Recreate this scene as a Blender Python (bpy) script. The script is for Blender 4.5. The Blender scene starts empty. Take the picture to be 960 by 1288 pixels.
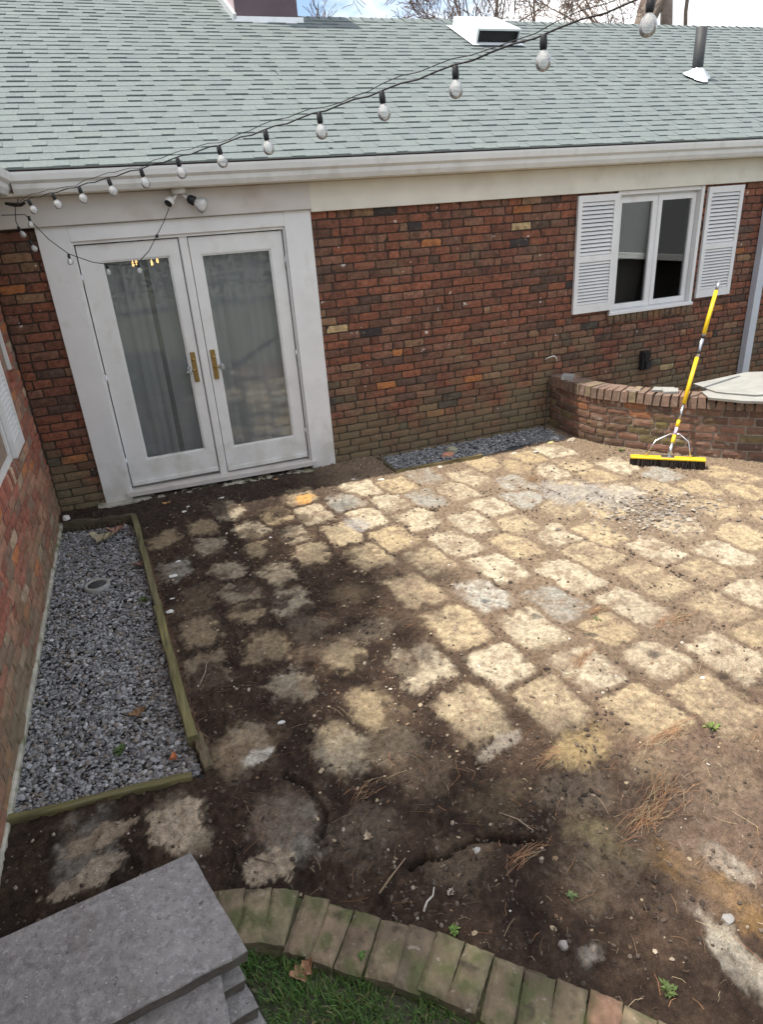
import bpy, bmesh, math, random
import numpy as np
from mathutils import Vector, Matrix
random.seed(11); rng = np.random.default_rng(11)
R = math.radians
sc = bpy.context.scene
COL = sc.collection

# ------------------------------------------------------------------ camera
cam_d = bpy.data.cameras.new('camera'); cam = bpy.data.objects.new('camera', cam_d); COL.objects.link(cam)
yaw, pitch, roll = R(19.0), R(24.4), R(-4.15)
fw = Vector((math.sin(yaw)*math.cos(pitch), math.cos(yaw)*math.cos(pitch), -math.sin(pitch)))
rt = Vector((math.cos(yaw), -math.sin(yaw), 0)); up = rt.cross(fw)
r2 = math.cos(roll)*rt + math.sin(roll)*up; u2 = -math.sin(roll)*rt + math.cos(roll)*up
m = Matrix((r2, u2, -fw)).transposed().to_4x4(); m.translation = (0, 0, 2.23)
cam.matrix_world = m
cam_d.sensor_fit = 'HORIZONTAL'; cam_d.sensor_width = 36; cam_d.lens = 820/960*36
cam_d.clip_start = .05; cam_d.clip_end = 2000
sc.camera = cam

# ------------------------------------------------------------------ light and exposure
SUN_TRAVEL = Vector((1.02, -.24, -2.66)).normalized()
EL = math.asin(-SUN_TRAVEL.z)
w = bpy.data.worlds.new('World'); sc.world = w; w.use_nodes = True
nt = w.node_tree; nt.nodes.clear()
def N(nt, t, **k):
    n = nt.nodes.new(t)
    for a, b in k.items(): setattr(n, a, b)
    return n
sky = N(nt, 'ShaderNodeTexSky', sky_type='NISHITA'); sky.sun_disc = False
sky.sun_elevation = EL; sky.sun_rotation = R(277); sky.altitude = 100; sky.dust_density = 1.2
tc = N(nt, 'ShaderNodeTexCoord'); mp = N(nt, 'ShaderNodeMapping'); mp.inputs['Scale'].default_value = (1, 1, 2.6)
cn = N(nt, 'ShaderNodeTexNoise'); cn.inputs['Scale'].default_value = 3.1; cn.inputs['Detail'].default_value = 9; cn.inputs['Roughness'].default_value = .55
cr = N(nt, 'ShaderNodeValToRGB'); cr.color_ramp.elements[0].position = .42; cr.color_ramp.elements[1].position = .60
mx = N(nt, 'ShaderNodeMix', data_type='RGBA'); mx.inputs[7].default_value = (10.5, 10.3, 9.95, 1)
bg = N(nt, 'ShaderNodeBackground'); bg.inputs['Strength'].default_value = .15
wo = N(nt, 'ShaderNodeOutputWorld')
L = nt.links.new
L(tc.outputs['Generated'], mp.inputs[0]); L(mp.outputs[0], cn.inputs['Vector']); L(cn.outputs['Fac'], cr.inputs[0])
L(cr.outputs[0], mx.inputs[0]); L(sky.outputs[0], mx.inputs[6]); L(mx.outputs[2], bg.inputs[0]); L(bg.outputs[0], wo.inputs[0])
sun_d = bpy.data.lights.new('sun', 'SUN'); sun_d.energy = 4.4; sun_d.angle = R(.55); sun_d.color = (1, .93, .82)
sun = bpy.data.objects.new('sun', sun_d); COL.objects.link(sun); sun.location = (-20, 4, 30)
sun.rotation_euler = SUN_TRAVEL.to_track_quat('-Z', 'Y').to_euler()
sc.view_settings.view_transform = 'Standard'; sc.view_settings.look = 'None'
sc.view_settings.exposure = .55; sc.view_settings.gamma = 1; sc.view_settings.use_curve_mapping = False
sc.render.engine = 'CYCLES'

# ------------------------------------------------------------------ helpers
SG = None
class MB:
    """collects geometry with a colour per vertex; build() links it as one mesh object"""
    def __init__(s): s.v = []; s.f = []; s.c = []
    def add(s, vs, fs, c=(1, 1, 1)):
        o = len(s.v); s.v += [tuple(p) for p in vs]; s.f += [tuple(i+o for i in f) for f in fs]
        if len(c) == 3 and not hasattr(c[0], '__len__'): s.c += [c]*len(vs)
        else: s.c += c
        return s
    def box(s, a, b, c=(1, 1, 1)):
        x0, y0, z0 = a; x1, y1, z1 = b
        return s.add([(x0,y0,z0),(x1,y0,z0),(x1,y1,z0),(x0,y1,z0),(x0,y0,z1),(x1,y0,z1),(x1,y1,z1),(x0,y1,z1)],
                     [(0,3,2,1),(4,5,6,7),(0,1,5,4),(1,2,6,5),(2,3,7,6),(3,0,4,7)], c)
    def bar(s, p, q, wd, h, c=(1, 1, 1), upv=(0, 0, 1), bev=0):
        p = Vector(p); q = Vector(q); d = (q-p).normalized(); u = Vector(upv)
        sd = d.cross(u).normalized(); u = sd.cross(d)
        if bev <= 0:
            vs = [e + sd*a*wd/2 + u*b*h/2 for e in (p, q) for a, b in ((-1,-1),(1,-1),(1,1),(-1,1))]
            return s.add(vs, [(3,2,1,0),(4,5,6,7),(0,1,5,4),(1,2,6,5),(2,3,7,6),(3,0,4,7)], c)
        prof = []
        for a, b in ((-1,-1),(1,-1),(1,1),(-1,1)):
            x, y = a*wd/2, b*h/2
            pr = [(x, y-b*bev), (x-a*bev, y)]
            if a*b < 0: pr = pr[::-1] if False else pr
            prof += pr if a*b > 0 else pr[::-1]
        # order the eight corners by angle
        prof.sort(key=lambda t: math.atan2(t[1]/h, t[0]/wd))
        vs = []
        for e, k in ((p, 0), (q, 1)):
            for x, y in prof: vs.append(e + sd*x + u*y)
        n = len(prof)
        fs = [tuple(range(n))[::-1], tuple(range(n, 2*n))] + [(i, (i+1) % n, (i+1) % n+n, i+n) for i in range(n)]
        return s.add(vs, fs, c)
    def tube(s, pts, rad, n=8, c=(1, 1, 1), cap=True):
        pts = [Vector(p) for p in pts]; k = len(pts)
        rad = [rad]*k if not hasattr(rad, '__len__') else rad
        vs = []; prev = None
        for i, p in enumerate(pts):
            d = (pts[min(i+1, k-1)]-pts[max(i-1, 0)]).normalized()
            if prev is None:
                a = d.orthogonal().normalized()
            else:
                a = (prev - d*prev.dot(d))
                a = a.normalized() if a.length > 1e-6 else d.orthogonal().normalized()
            prev = a; b = d.cross(a)
            for j in range(n):
                t = 2*math.pi*j/n; vs.append(p + (a*math.cos(t)+b*math.sin(t))*rad[i])
        fs = [(i*n+j, i*n+(j+1) % n, (i+1)*n+(j+1) % n, (i+1)*n+j) for i in range(k-1) for j in range(n)]
        if cap: fs += [tuple(range(n))[::-1], tuple(range((k-1)*n, k*n))]
        return s.add(vs, fs, c)
    def lathe(s, prof, o, ax=(0, 0, 1), n=14, c=(1, 1, 1)):
        o = Vector(o); d = Vector(ax).normalized(); pts = [o+d*z for r, z in prof]
        a = d.orthogonal().normalized(); b = d.cross(a); vs = []
        for (r, z), p in zip(prof, pts):
            for j in range(n):
                t = 2*math.pi*j/n; vs.append(p+(a*math.cos(t)+b*math.sin(t))*max(r, 1e-4))
        k = len(prof)
        fs = [(i*n+j, i*n+(j+1) % n, (i+1)*n+(j+1) % n, (i+1)*n+j) for i in range(k-1) for j in range(n)]
        fs += [tuple(range(n))[::-1], tuple(range((k-1)*n, k*n))]
        return s.add(vs, fs, c)
    def prism(s, poly, z0, z1, c=(1, 1, 1)):
        n = len(poly); vs = [(x, y, z0) for x, y in poly]+[(x, y, z1) for x, y in poly]
        return s.add(vs, [tuple(range(n))[::-1], tuple(range(n, 2*n))]+[(i, (i+1) % n, (i+1) % n+n, i+n) for i in range(n)], c)
    def build(s, name, mat, parent=None, smooth=False, origin=None):
        me = bpy.data.meshes.new(name)
        vs = s.v
        if origin is not None: ox, oy, oz = origin; vs = [(x-ox, y-oy, z-oz) for x, y, z in vs]
        me.from_pydata(vs, [], s.f)
        at = me.color_attributes.new('col', 'FLOAT_COLOR', 'POINT')
        cc = np.ones((len(s.v), 4), np.float32); cc[:, :3] = np.array(s.c, np.float32).reshape(-1, 3)
        at.data.foreach_set('color', cc.ravel())
        if smooth: me.polygons.foreach_set('use_smooth', [True]*len(me.polygons))
        me.materials.append(M[mat])
        o = bpy.data.objects.new(name, me); COL.objects.link(o)
        if origin is not None: o.location = origin
        if parent is not None: attach(o, parent)
        return o
def wloc(o):
    l = Vector(o.location)
    return l if o.parent is None else l   # parts keep world coordinates (see attach)
def attach(o, parent):
    o.parent = parent
    o.matrix_parent_inverse = Matrix.Translation(-wloc(parent))
def thing(name, label, cat, loc=(0, 0, 0), group=None):
    o = bpy.data.objects.new(name, None); o.empty_display_size = .1; COL.objects.link(o); o.location = loc
    return tag(o, label, cat, group)
def tag(o, label, cat, group=None):
    o['label'] = label; o['category'] = cat
    if group: o['group'] = group
    return o
def struct(o): o['kind'] = 'structure'; return o
def stuff(o, label=None, cat=None):
    o['kind'] = 'stuff'
    if label: o['label'] = label; o['category'] = cat
    return o
U = random.uniform
def jit(c, a): k = 1+U(-a, a); return (c[0]*k, c[1]*k, c[2]*k)
def lerp(a, b, t): return tuple(x+(y-x)*t for x, y in zip(a, b))

# numpy value noise
def vnoise(x, y, seed):
    g = np.random.default_rng(seed).random((256, 256)).astype(np.float32)
    xi = np.floor(x).astype(int); yi = np.floor(y).astype(int); fx = x-xi; fy = y-yi
    fx = fx*fx*(3-2*fx); fy = fy*fy*(3-2*fy)
    a = g[xi % 256, yi % 256]; b = g[(xi+1) % 256, yi % 256]; c = g[xi % 256, (yi+1) % 256]; d = g[(xi+1) % 256, (yi+1) % 256]
    return (a*(1-fx)+b*fx)*(1-fy)+(c*(1-fx)+d*fx)*fy
def fbm(x, y, s, seed, o=4, g=.55):
    r = 0; a = 1; t = 0
    for i in range(o):
        r = r+a*vnoise(x*s+i*17.3, y*s+i*9.1, seed+i); t += a; a *= g; s *= 2.03
    return r/t
def sstep(a, b, x):
    t = np.clip((x-a)/(b-a), 0, 1); return t*t*(3-2*t)

# ------------------------------------------------------------------ materials
M = {}
def mat(name, base=None, rough=.8, var=.2, scale=12, bump=.4, bscale=70, bdist=.002, metal=0, spec=.4, stretch=(1, 1, 1), stain=None, extra=None):
    m = bpy.data.materials.new(name); m.use_nodes = True; t = m.node_tree; L = t.links.new
    p = t.nodes['Principled BSDF']; p.inputs['Roughness'].default_value = rough; p.inputs['Metallic'].default_value = metal
    p.inputs['Specular IOR Level'].default_value = spec
    geo = N(t, 'ShaderNodeNewGeometry'); mp = N(t, 'ShaderNodeMapping'); mp.inputs['Scale'].default_value = stretch
    L(geo.outputs['Position'], mp.inputs[0])
    n1 = N(t, 'ShaderNodeTexNoise'); n1.inputs['Scale'].default_value = scale; n1.inputs['Detail'].default_value = 6; n1.inputs['Roughness'].default_value = .62
    L(mp.outputs[0], n1.inputs['Vector'])
    mr = N(t, 'ShaderNodeMapRange'); mr.inputs['From Min'].default_value = .28; mr.inputs['From Max'].default_value = .72
    mr.inputs['To Min'].default_value = 1-var; mr.inputs['To Max'].default_value = 1+var
    L(n1.outputs['Fac'], mr.inputs['Value'])
    mul = N(t, 'ShaderNodeVectorMath', operation='SCALE'); L(mr.outputs[0], mul.inputs['Scale'])
    if base is None:
        at = N(t, 'ShaderNodeAttribute', attribute_name='col'); L(at.outputs['Color'], mul.inputs[0])
    else: mul.inputs[0].default_value = base[:3]
    out = mul.outputs[0]
    for st in (stain or []):     # (colour, scale, lo, hi, seed, amount): blotches with a shape of their own
        c, s, lo, hi, sd, am = st
        n2 = N(t, 'ShaderNodeTexNoise'); n2.inputs['Scale'].default_value = s; n2.inputs['Detail'].default_value = 5
        mp2 = N(t, 'ShaderNodeMapping'); mp2.inputs['Location'].default_value = (sd, sd*1.7, sd*.3); mp2.inputs['Scale'].default_value = stretch
        L(geo.outputs['Position'], mp2.inputs[0]); L(mp2.outputs[0], n2.inputs['Vector'])
        r = N(t, 'ShaderNodeMapRange'); r.inputs['From Min'].default_value = lo; r.inputs['From Max'].default_value = hi; r.inputs['To Max'].default_value = am
        L(n2.outputs['Fac'], r.inputs['Value'])
        mix = N(t, 'ShaderNodeMix', data_type='RGBA'); L(r.outputs[0], mix.inputs[0]); L(out, mix.inputs[6]); mix.inputs[7].default_value = (*c, 1)
        out = mix.outputs[2]
    if extra: out = extra(t, L, geo, out)
    L(out, p.inputs['Base Color'])
    if bump > 0:
        n3 = N(t, 'ShaderNodeTexNoise'); n3.inputs['Scale'].default_value = bscale; n3.inputs['Detail'].default_value = 5; n3.inputs['Roughness'].default_value = .65
        L(mp.outputs[0], n3.inputs['Vector'])
        b = N(t, 'ShaderNodeBump'); b.inputs['Strength'].default_value = bump; b.inputs['Distance'].default_value = bdist
        L(n3.outputs['Fac'], b.inputs['Height']); L(b.outputs[0], p.inputs['Normal'])
    M[name] = m
    return m
def algae(zlo, zhi, colr, am, sc_=3.0, thr=(.38, .62)):
    """green-grey algae that grows up from the damp foot of a wall, broken up by noise"""
    def f(t, L, geo, out):
        sp = N(t, 'ShaderNodeSeparateXYZ'); L(geo.outputs['Position'], sp.inputs[0])
        r = N(t, 'ShaderNodeMapRange'); r.inputs['From Min'].default_value = zhi; r.inputs['From Max'].default_value = zlo; r.inputs['To Max'].default_value = .36
        L(sp.outputs['Z'], r.inputs['Value'])
        n = N(t, 'ShaderNodeTexNoise'); n.inputs['Scale'].default_value = sc_; n.inputs['Detail'].default_value = 7
        L(geo.outputs['Position'], n.inputs['Vector'])
        ad = N(t, 'ShaderNodeMath', operation='ADD'); L(r.outputs[0], ad.inputs[0]); L(n.outputs['Fac'], ad.inputs[1])
        r2 = N(t, 'ShaderNodeMapRange'); r2.inputs['From Min'].default_value = thr[0]+.2; r2.inputs['From Max'].default_value = thr[1]+.24; r2.inputs['To Max'].default_value = am
        L(ad.outputs[0], r2.inputs['Value'])
        mix = N(t, 'ShaderNodeMix', data_type='RGBA'); L(r2.outputs[0], mix.inputs[0]); L(out, mix.inputs[6]); mix.inputs[7].default_value = (*colr, 1)
        return mix.outputs[2]
    return f
mat('brick', None, .88, .42, 30, .9, 110, .006, stain=[((.045, .028, .024), 9, .56, .72, 3, .65), ((.03, .02, .018), 42, .64, .70, 13, .8), ((.22, .11, .075), 16, .60, .72, 6, .5), ((.60, .56, .50), 15, .70, .73, 9, .8)],
    extra=algae(.05, 1.15, (.165, .140, .082), .74))
mat('mortar', (.048, .032, .024), .95, .3, 18, .8, 90, .004, extra=algae(.05, .8, (.075, .07, .045), .6))
mat('wing_brick', None, .88, .30, 26, .7, 120, .004, stain=[((.42, .34, .28), 14, .60, .74, 5, .5), ((.10, .055, .04), 8, .6, .74, 1, .5)],
    extra=algae(.0, .8, (.20, .17, .105), .7, 2.2))
mat('low_brick', None, .9, .3, 26, .8, 110, .004, stain=[((.42, .36, .30), 13, .60, .70, 7, .5), ((.07, .05, .04), 7, .58, .72, 2, .5), ((.17, .14, .05), 4, .60, .72, 12, .5)])
mat('wing_mortar', (.26, .20, .15), .95, .25, 15, .8, 90, .004, extra=algae(.0, .8, (.22, .19, .13), .7, 2.2))
mat('low_mortar', (.27, .23, .19), .95, .3, 14, .8, 90, .004)
mat('footing', (.42, .40, .33), .95, .35, 9, .8, 60, .006, stain=[((.12, .13, .05), 10, .5, .65, 4, .8)])
mat('white_paint', (.69, .69, .685), .45, .05, 4, .15, 40, .001, stain=[((.55, .54, .50), 3, .56, .80, 3, .3)], extra=algae(.0, .55, (.36, .33, .25), .4, 7))
mat('door_paint', (.69, .69, .68), .4, .05, 5, .1, 40, .001, stain=[((.47, .48, .41), 4, .56, .78, 8, .25)], extra=algae(.0, .5, (.36, .35, .25), .4, 7))
mat('frieze_paint', (.66, .63, .55), .5, .08, 3, .15, 40, .001, stain=[((.50, .44, .36), 4, .55, .75, 5, .5)])
mat('head_paint', (.55, .52, .49), .5, .08, 3, .15, 40, .001, stain=[((.42, .36, .32), 4, .52, .72, 6, .6)])
mat('gutter_paint', (.62, .62, .60), .4, .08, 4, .1, 50, .001, stain=[((.40, .39, .35), 6, .55, .75, 2, .5)])
mat('downspout_paint', (.52, .55, .60), .4, .06, 6, .1, 50, .001)
mat('shingle', None, .95, .16, 40, .8, 350, .003, stain=[((.13, .147, .148), 2.2, .54, .74, 4, .4)])
mat('roof_deck', (.07, .08, .08), .95)
mat('drip_edge', (.20, .10, .085), .7, .3, 8)
mat('chimney_clad', (.105, .075, .085), .6, .15, 5, .2, 30, .002)
mat('chimney_side', (.42, .33, .34), .6, .1, 5, .2, 30, .002)
mat('flashing', (.66, .68, .70), .35, .1, 8, .1, 40, .001, metal=.4)
mat('vent_metal', (.66, .70, .72), .4, .06, 8, .1, 40, .001)
mat('dark_plastic', (.018, .018, .02), .5, .2, 20, .1, 50)
mat('black', (.01, .01, .011), .55, .2, 20, .1, 50)
mat('brass', (.42, .29, .12), .3, .2, 30, .1, 60, metal=1)
mat('steel', (.55, .56, .58), .3, .15, 30, .1, 60, metal=1)
mat('yellow', (.80, .52, .02), .4, .06, 12, .05, 60)
mat('label_paint', (.55, .45, .60), .5, .5, 60, 0)
mat('bristle', (.03, .022, .018), .9, .5, 60, .8, 200, .004)
mat('interior', (.22, .19, .16), .9, .15, 2, 0)
mat('interior_dark', (.07, .06, .055), .9, .2, 2, 0)
mat('gravel', None, .75, .28, 60, .5, 150, .002)
for tn, st_ in (('timber', (1, .07, 1)), ('timber_across', (.07, 1, 1))): mat(tn, None, .9, .5, 45, .9, 120, .005, stretch=st_, stain=[((.045, .036, .026), 30, .56, .68, 3, .75), ((.17, .16, .12), 40, .6, .72, 8, .4)])
mat('edging', None, .92, .35, 22, .9, 110, .004, stain=[((.12, .085, .06), 5, .46, .64, 23, .6), ((.075, .095, .03), 11, .48, .62, 3, .7), ((.045, .036, .028), 18, .60, .72, 7, .7), ((.42, .37, .32), 34, .66, .74, 2, .5)])
mat('slab', (.275, .262, .252), .92, .30, 34, 1.0, 120, .006, stain=[((.15, .12, .095), 3.5, .55, .72, 31, .55), ((.37, .355, .34), 5, .48, .68, 3, .6), ((.43, .41, .405), 48, .56, .66, 11, .55), ((.165, .15, .148), 55, .56, .66, 7, .6), ((.62, .60, .58), 95, .66, .70, 5, .7), ((.07, .06, .055), 36, .70, .73, 15, .8)])
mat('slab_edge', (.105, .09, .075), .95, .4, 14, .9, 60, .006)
mat('flagstone', (.29, .29, .27), .85, .15, 9, .5, 120, .003, stain=[((.30, .28, .25), 7, .55, .7, 3, .5)])
mat('rock', None, .85, .25, 20, .6, 80, .003)
mat('grass', None, .6, .3, 8, 0)
mat('needle', None, .8, .3, 30, 0)
mat('leaf', None, .75, .3, 40, .3, 120)
mat('bark', (.22, .18, .15), .95, .3, 3, .8, 12, .03)
mat('twig', (.21, .15, .125), .9, .3, 6, .2, 30)
mat('lawn', (.085, .085, .055), .95, .4, 6, .8, 40, .02)
mat('hedge', None, .7, .4, 3, 0)
mat('cable', (.022, .02, .02), .6, .3, 30, .1, 80)
mat('pipe', (.045, .047, .05), .6, .25, 9, .2, 40)
mat('fixture', (.62, .61, .58), .45, .06, 6, .05, 40)
mat('wire', (.62, .60, .56), .6, .2, 20, 0)

def glass(name, tint=(1, 1, 1), ior=1.5, boost=1.0, body=None, bodyf=0, rough=0.0):
    m = bpy.data.materials.new(name); m.use_nodes = True; t = m.node_tree; t.nodes.clear(); L = t.links.new
    tr = N(t, 'ShaderNodeBsdfTransparent'); tr.inputs[0].default_value = (*tint, 1)
    gl = N(t, 'ShaderNodeBsdfGlossy'); gl.inputs['Roughness'].default_value = rough
    fr = N(t, 'ShaderNodeFresnel'); fr.inputs[0].default_value = ior
    mu = N(t, 'ShaderNodeMath', operation='MULTIPLY', use_clamp=True); mu.inputs[1].default_value = boost; L(fr.outputs[0], mu.inputs[0])
    mx = N(t, 'ShaderNodeMixShader'); L(mu.outputs[0], mx.inputs[0])
    src = tr.outputs[0]
    if body:
        df = N(t, 'ShaderNodeBsdfDiffuse'); df.inputs[0].default_value = (*body, 1)
        m2 = N(t, 'ShaderNodeMixShader'); m2.inputs[0].default_value = bodyf; L(tr.outputs[0], m2.inputs[1]); L(df.outputs[0], m2.inputs[2]); src = m2.outputs[0]
    L(src, mx.inputs[1]); L(gl.outputs[0], mx.inputs[2])
    o = N(t, 'ShaderNodeOutputMaterial'); L(mx.outputs[0], o.inputs[0]); M[name] = m
glass('pane', (.95, .97, .97), 1.5, 2.0, body=(.6, .64, .65), bodyf=.10)  # faint diffuse body puts a bluish haze of reflected sky into the glass
glass('window_pane', (.90, .92, .92), 1.5, 2.2)
glass('bulb_glass', (.97, .97, .97), 1.5, 1.8, body=(.95, .95, .93), bodyf=.33)
glass('crystal', (.9, .93, .95), 1.5, 1.8, body=(.7, .72, .72), bodyf=.3)
def sheer():
    m = bpy.data.materials.new('sheer'); m.use_nodes = True; t = m.node_tree; t.nodes.clear(); L = t.links.new
    df = N(t, 'ShaderNodeBsdfDiffuse'); df.inputs[0].default_value = (.86, .88, .88, 1)
    tl = N(t, 'ShaderNodeBsdfTranslucent'); tl.inputs[0].default_value = (.7, .74, .76, 1)
    a = N(t, 'ShaderNodeMixShader'); a.inputs[0].default_value = .35; L(df.outputs[0], a.inputs[1]); L(tl.outputs[0], a.inputs[2])
    tr = N(t, 'ShaderNodeBsdfTransparent'); b = N(t, 'ShaderNodeMixShader'); b.inputs[0].default_value = .72
    L(tr.outputs[0], b.inputs[1]); L(a.outputs[0], b.inputs[2]); o = N(t, 'ShaderNodeOutputMaterial'); L(b.outputs[0], o.inputs[0]); M['sheer'] = m
sheer()
def emit(name, c, s):
    m = bpy.data.materials.new(name); m.use_nodes = True; t = m.node_tree; t.nodes.clear()
    e = N(t, 'ShaderNodeEmission'); e.inputs[0].default_value = (*c, 1); e.inputs[1].default_value = s
    o = N(t, 'ShaderNodeOutputMaterial'); t.links.new(e.outputs[0], o.inputs[0]); M[name] = m
emit('candle_glow', (1, .52, .16), 9)
def ground_mat():
    m = bpy.data.materials.new('soil'); m.use_nodes = True; t = m.node_tree; L = t.links.new
    p = t.nodes['Principled BSDF']; p.inputs['Roughness'].default_value = .95; p.inputs['Specular IOR Level'].default_value = .2
    geo = N(t, 'ShaderNodeNewGeometry'); at = N(t, 'ShaderNodeAttribute', attribute_name='col')
    def noise(s, d=6, r=.65):
        n = N(t, 'ShaderNodeTexNoise'); n.inputs['Scale'].default_value = s; n.inputs['Detail'].default_value = d; n.inputs['Roughness'].default_value = r
        L(geo.outputs['Position'], n.inputs['Vector']); return n.outputs['Fac']
    def rng_(v, a, b, c, d):
        r = N(t, 'ShaderNodeMapRange'); r.inputs['From Min'].default_value = a; r.inputs['From Max'].default_value = b
        r.inputs['To Min'].default_value = c; r.inputs['To Max'].default_value = d; L(v, r.inputs['Value']); return r.outputs[0]
    f1 = rng_(noise(34, 8, .72), .3, .7, .50, 1.50); f2 = rng_(noise(170, 5, .7), .3, .7, .60, 1.40)
    mm = N(t, 'ShaderNodeMath', operation='MULTIPLY'); L(f1, mm.inputs[0]); L(f2, mm.inputs[1])
    s = N(t, 'ShaderNodeVectorMath', operation='SCALE'); L(at.outputs['Color'], s.inputs[0]); L(mm.outputs[0], s.inputs['Scale'])
    # crumbs of dark soil lying on everything
    k = rng_(noise(130, 5, .7), .58, .68, 0, .5)
    mx = N(t, 'ShaderNodeMix', data_type='RGBA'); L(k, mx.inputs[0]); L(s.outputs[0], mx.inputs[6]); mx.inputs[7].default_value = (.06, .044, .035, 1)
    k2 = rng_(noise(120, 2, .5), .71, .75, 0, .35)
    mx2 = N(t, 'ShaderNodeMix', data_type='RGBA'); L(k2, mx2.inputs[0]); L(mx.outputs[2], mx2.inputs[6]); mx2.inputs[7].default_value = (.34, .29, .23, 1)
    L(mx2.outputs[2], p.inputs['Base Color'])
    b = N(t, 'ShaderNodeBump'); b.inputs['Strength'].default_value = 1.0; b.inputs['Distance'].default_value = .011
    L(noise(62, 9, .78), b.inputs['Height']); L(b.outputs[0], p.inputs['Normal'])
    M['soil'] = m
ground_mat()

# ------------------------------------------------------------------ ground: far terrain and the stripped patio bed
YW, XL = 5.92, -.925
mb = MB(); mb.add([(-500,-500,-.12),(500,-500,-.12),(500,500,-.12),(-500,500,-.12)], [(0,1,2,3)])
struct(mb.build('terrain', 'lawn'))

CELL = .0105
gx = np.arange(-.98, 6.6, CELL); gy = np.arange(.35, 5.97, CELL)
X, Y = np.meshgrid(gx, gy, indexing='ij')
# outer edge of the brick edging (arc), used to stop the soil
ARC = [(-.62, 1.80), (-.33, 1.775), (-.06, 1.715), (.155, 1.615), (.362, 1.455), (.562, 1.292), (.711, 1.140), (.862, 1.000), (1.035, .817), (1.20, .60), (1.33, .36), (1.42, .1)]
ax_, ay_ = np.array([p[0] for p in ARC]), np.array([p[1] for p in ARC])
PADS = [(-.60,2.20),(-.25,2.14),(-.11,4.99),(-.08,4.44),(-.02,3.14),(.01,3.54),(.07,2.45),(.16,1.95),(.19,5.08),(.20,4.71),(.27,4.24),
(.30,3.66),(.31,3.86),(.33,3.19),(.40,2.80),(.42,5.31),(.49,2.26),(.54,4.84),(.55,4.47),(.58,3.63),(.59,4.03),(.72,2.95),(.74,2.46),
(.79,5.03),(.84,4.57),(.88,4.20),(1.07,5.29),(1.08,4.87),(1.08,2.66),(1.15,2.20),(1.19,4.40),(1.25,3.96),(1.35,3.39),(1.41,4.96),(1.42,2.90),
(1.45,4.62),(1.47,2.46),(1.51,4.16),(1.54,2.14),(1.62,3.70),(1.73,3.14),(1.74,4.80),(1.80,2.69),(1.81,4.37),(1.86,2.24),(1.90,1.90),(1.89,3.85),
(1.94,5.11),(1.97,3.40),(2.04,4.72),(2.08,2.84),(2.15,4.11),(2.19,2.48),(2.22,2.20),(2.23,1.81),(2.25,3.64),(2.33,3.08),(2.34,4.73),(2.44,4.30),
(2.44,3.90),(2.44,2.63),(2.57,2.03),(2.60,3.62),(2.63,3.28),(2.58,4.95),(2.78,2.82),(2.86,4.64),(2.87,3.49),(2.89,2.38),(2.90,2.08),(3.05,3.11),
(3.15,2.72),(3.16,3.87),(3.19,2.44),(3.41,2.86),(3.20,4.30),(3.45,3.35),(3.55,4.75),(3.72,3.00),(3.90,3.45),(3.82,3.95),(4.15,3.10),(4.35,3.60),(4.6,3.3),(3.1,5.0),(2.8,1.7),(3.3,2.1),(3.7,2.5),(2.22,5.18),(2.88,5.20),(3.30,5.12),(3.62,5.15),(3.56,4.42),(3.88,4.52),(2.75,4.32),(2.92,4.02),(3.50,4.05),(4.10,3.78),(4.52,3.88),(4.90,3.50),(4.05,4.20),(3.3,4.72),(1.62,5.18)]
pr = np.random.default_rng(5)
warpx = (fbm(X, Y, 9, 41)-.5)*.10+(fbm(X, Y, 30, 47)-.5)*.045; warpy = (fbm(X, Y, 9, 43)-.5)*.10+(fbm(X, Y, 30, 49)-.5)*.045
rag = fbm(X, Y, 22, 51, 4, .7); rag2 = fbm(X, Y, 6, 61)
pad = np.zeros_like(X); pid = np.full(X.shape, -1, int); pcol = np.zeros(X.shape+(3,), np.float32)
TAN = np.array((.40, .325, .215)); YEL = np.array((.38, .285, .155)); GRY = np.array((.33, .31, .265)); PAL = np.array((.46, .40, .295))
Q1 = np.full(X.shape, 9.); Q2 = np.full(X.shape, 9.)
for i, (px, py) in enumerate(PADS):
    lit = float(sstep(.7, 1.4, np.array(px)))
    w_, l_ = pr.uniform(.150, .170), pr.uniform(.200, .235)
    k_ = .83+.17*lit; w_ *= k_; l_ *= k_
    ang = R(pr.uniform(3, 7)); ca, sa = math.cos(ang), math.sin(ang)
    sel = (np.abs(X-px) < .40) & (np.abs(Y-py) < .44)
    kw = 1-.45*lit; dx = X[sel]-px+warpx[sel]*kw; dy = Y[sel]-py+warpy[sel]*kw
    u_ = dx*ca+dy*sa; v_ = -dx*sa+dy*ca; ex = 3.0+3.5*lit
    q = ((np.abs(u_)/w_)**ex+(np.abs(v_)/l_)**ex)**(1/ex)
    t = pr.random(); c = TAN*(1-t)+(YEL if t < .5 else PAL)*t
    if pr.random() < .08: c = GRY*pr.uniform(.9, 1.1)
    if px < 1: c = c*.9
    c = c*pr.uniform(.92, 1.06)
    q1, q2 = Q1[sel], Q2[sel]; nearer = q < q1
    q2 = np.where(nearer, q1, np.minimum(q2, q)); q1 = np.where(nearer, q, q1); Q1[sel] = q1; Q2[sel] = q2
    a = pid[sel]; a[nearer] = i; pid[sel] = a
    a = pcol[sel]; a[nearer] = c; pcol[sel] = a
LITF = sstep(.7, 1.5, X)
qq = Q1+(rag-.5)*(.95-.45*LITF)
pad = (1-sstep(.64+.10*LITF, 1.10, qq))*sstep(.05, .34, Q2-Q1+(rag-.5)*.25)
PADM = pad.copy()
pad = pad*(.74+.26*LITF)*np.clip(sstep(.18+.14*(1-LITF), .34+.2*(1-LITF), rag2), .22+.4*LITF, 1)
pid = np.where(pad > .01, pid, -1)
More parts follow.
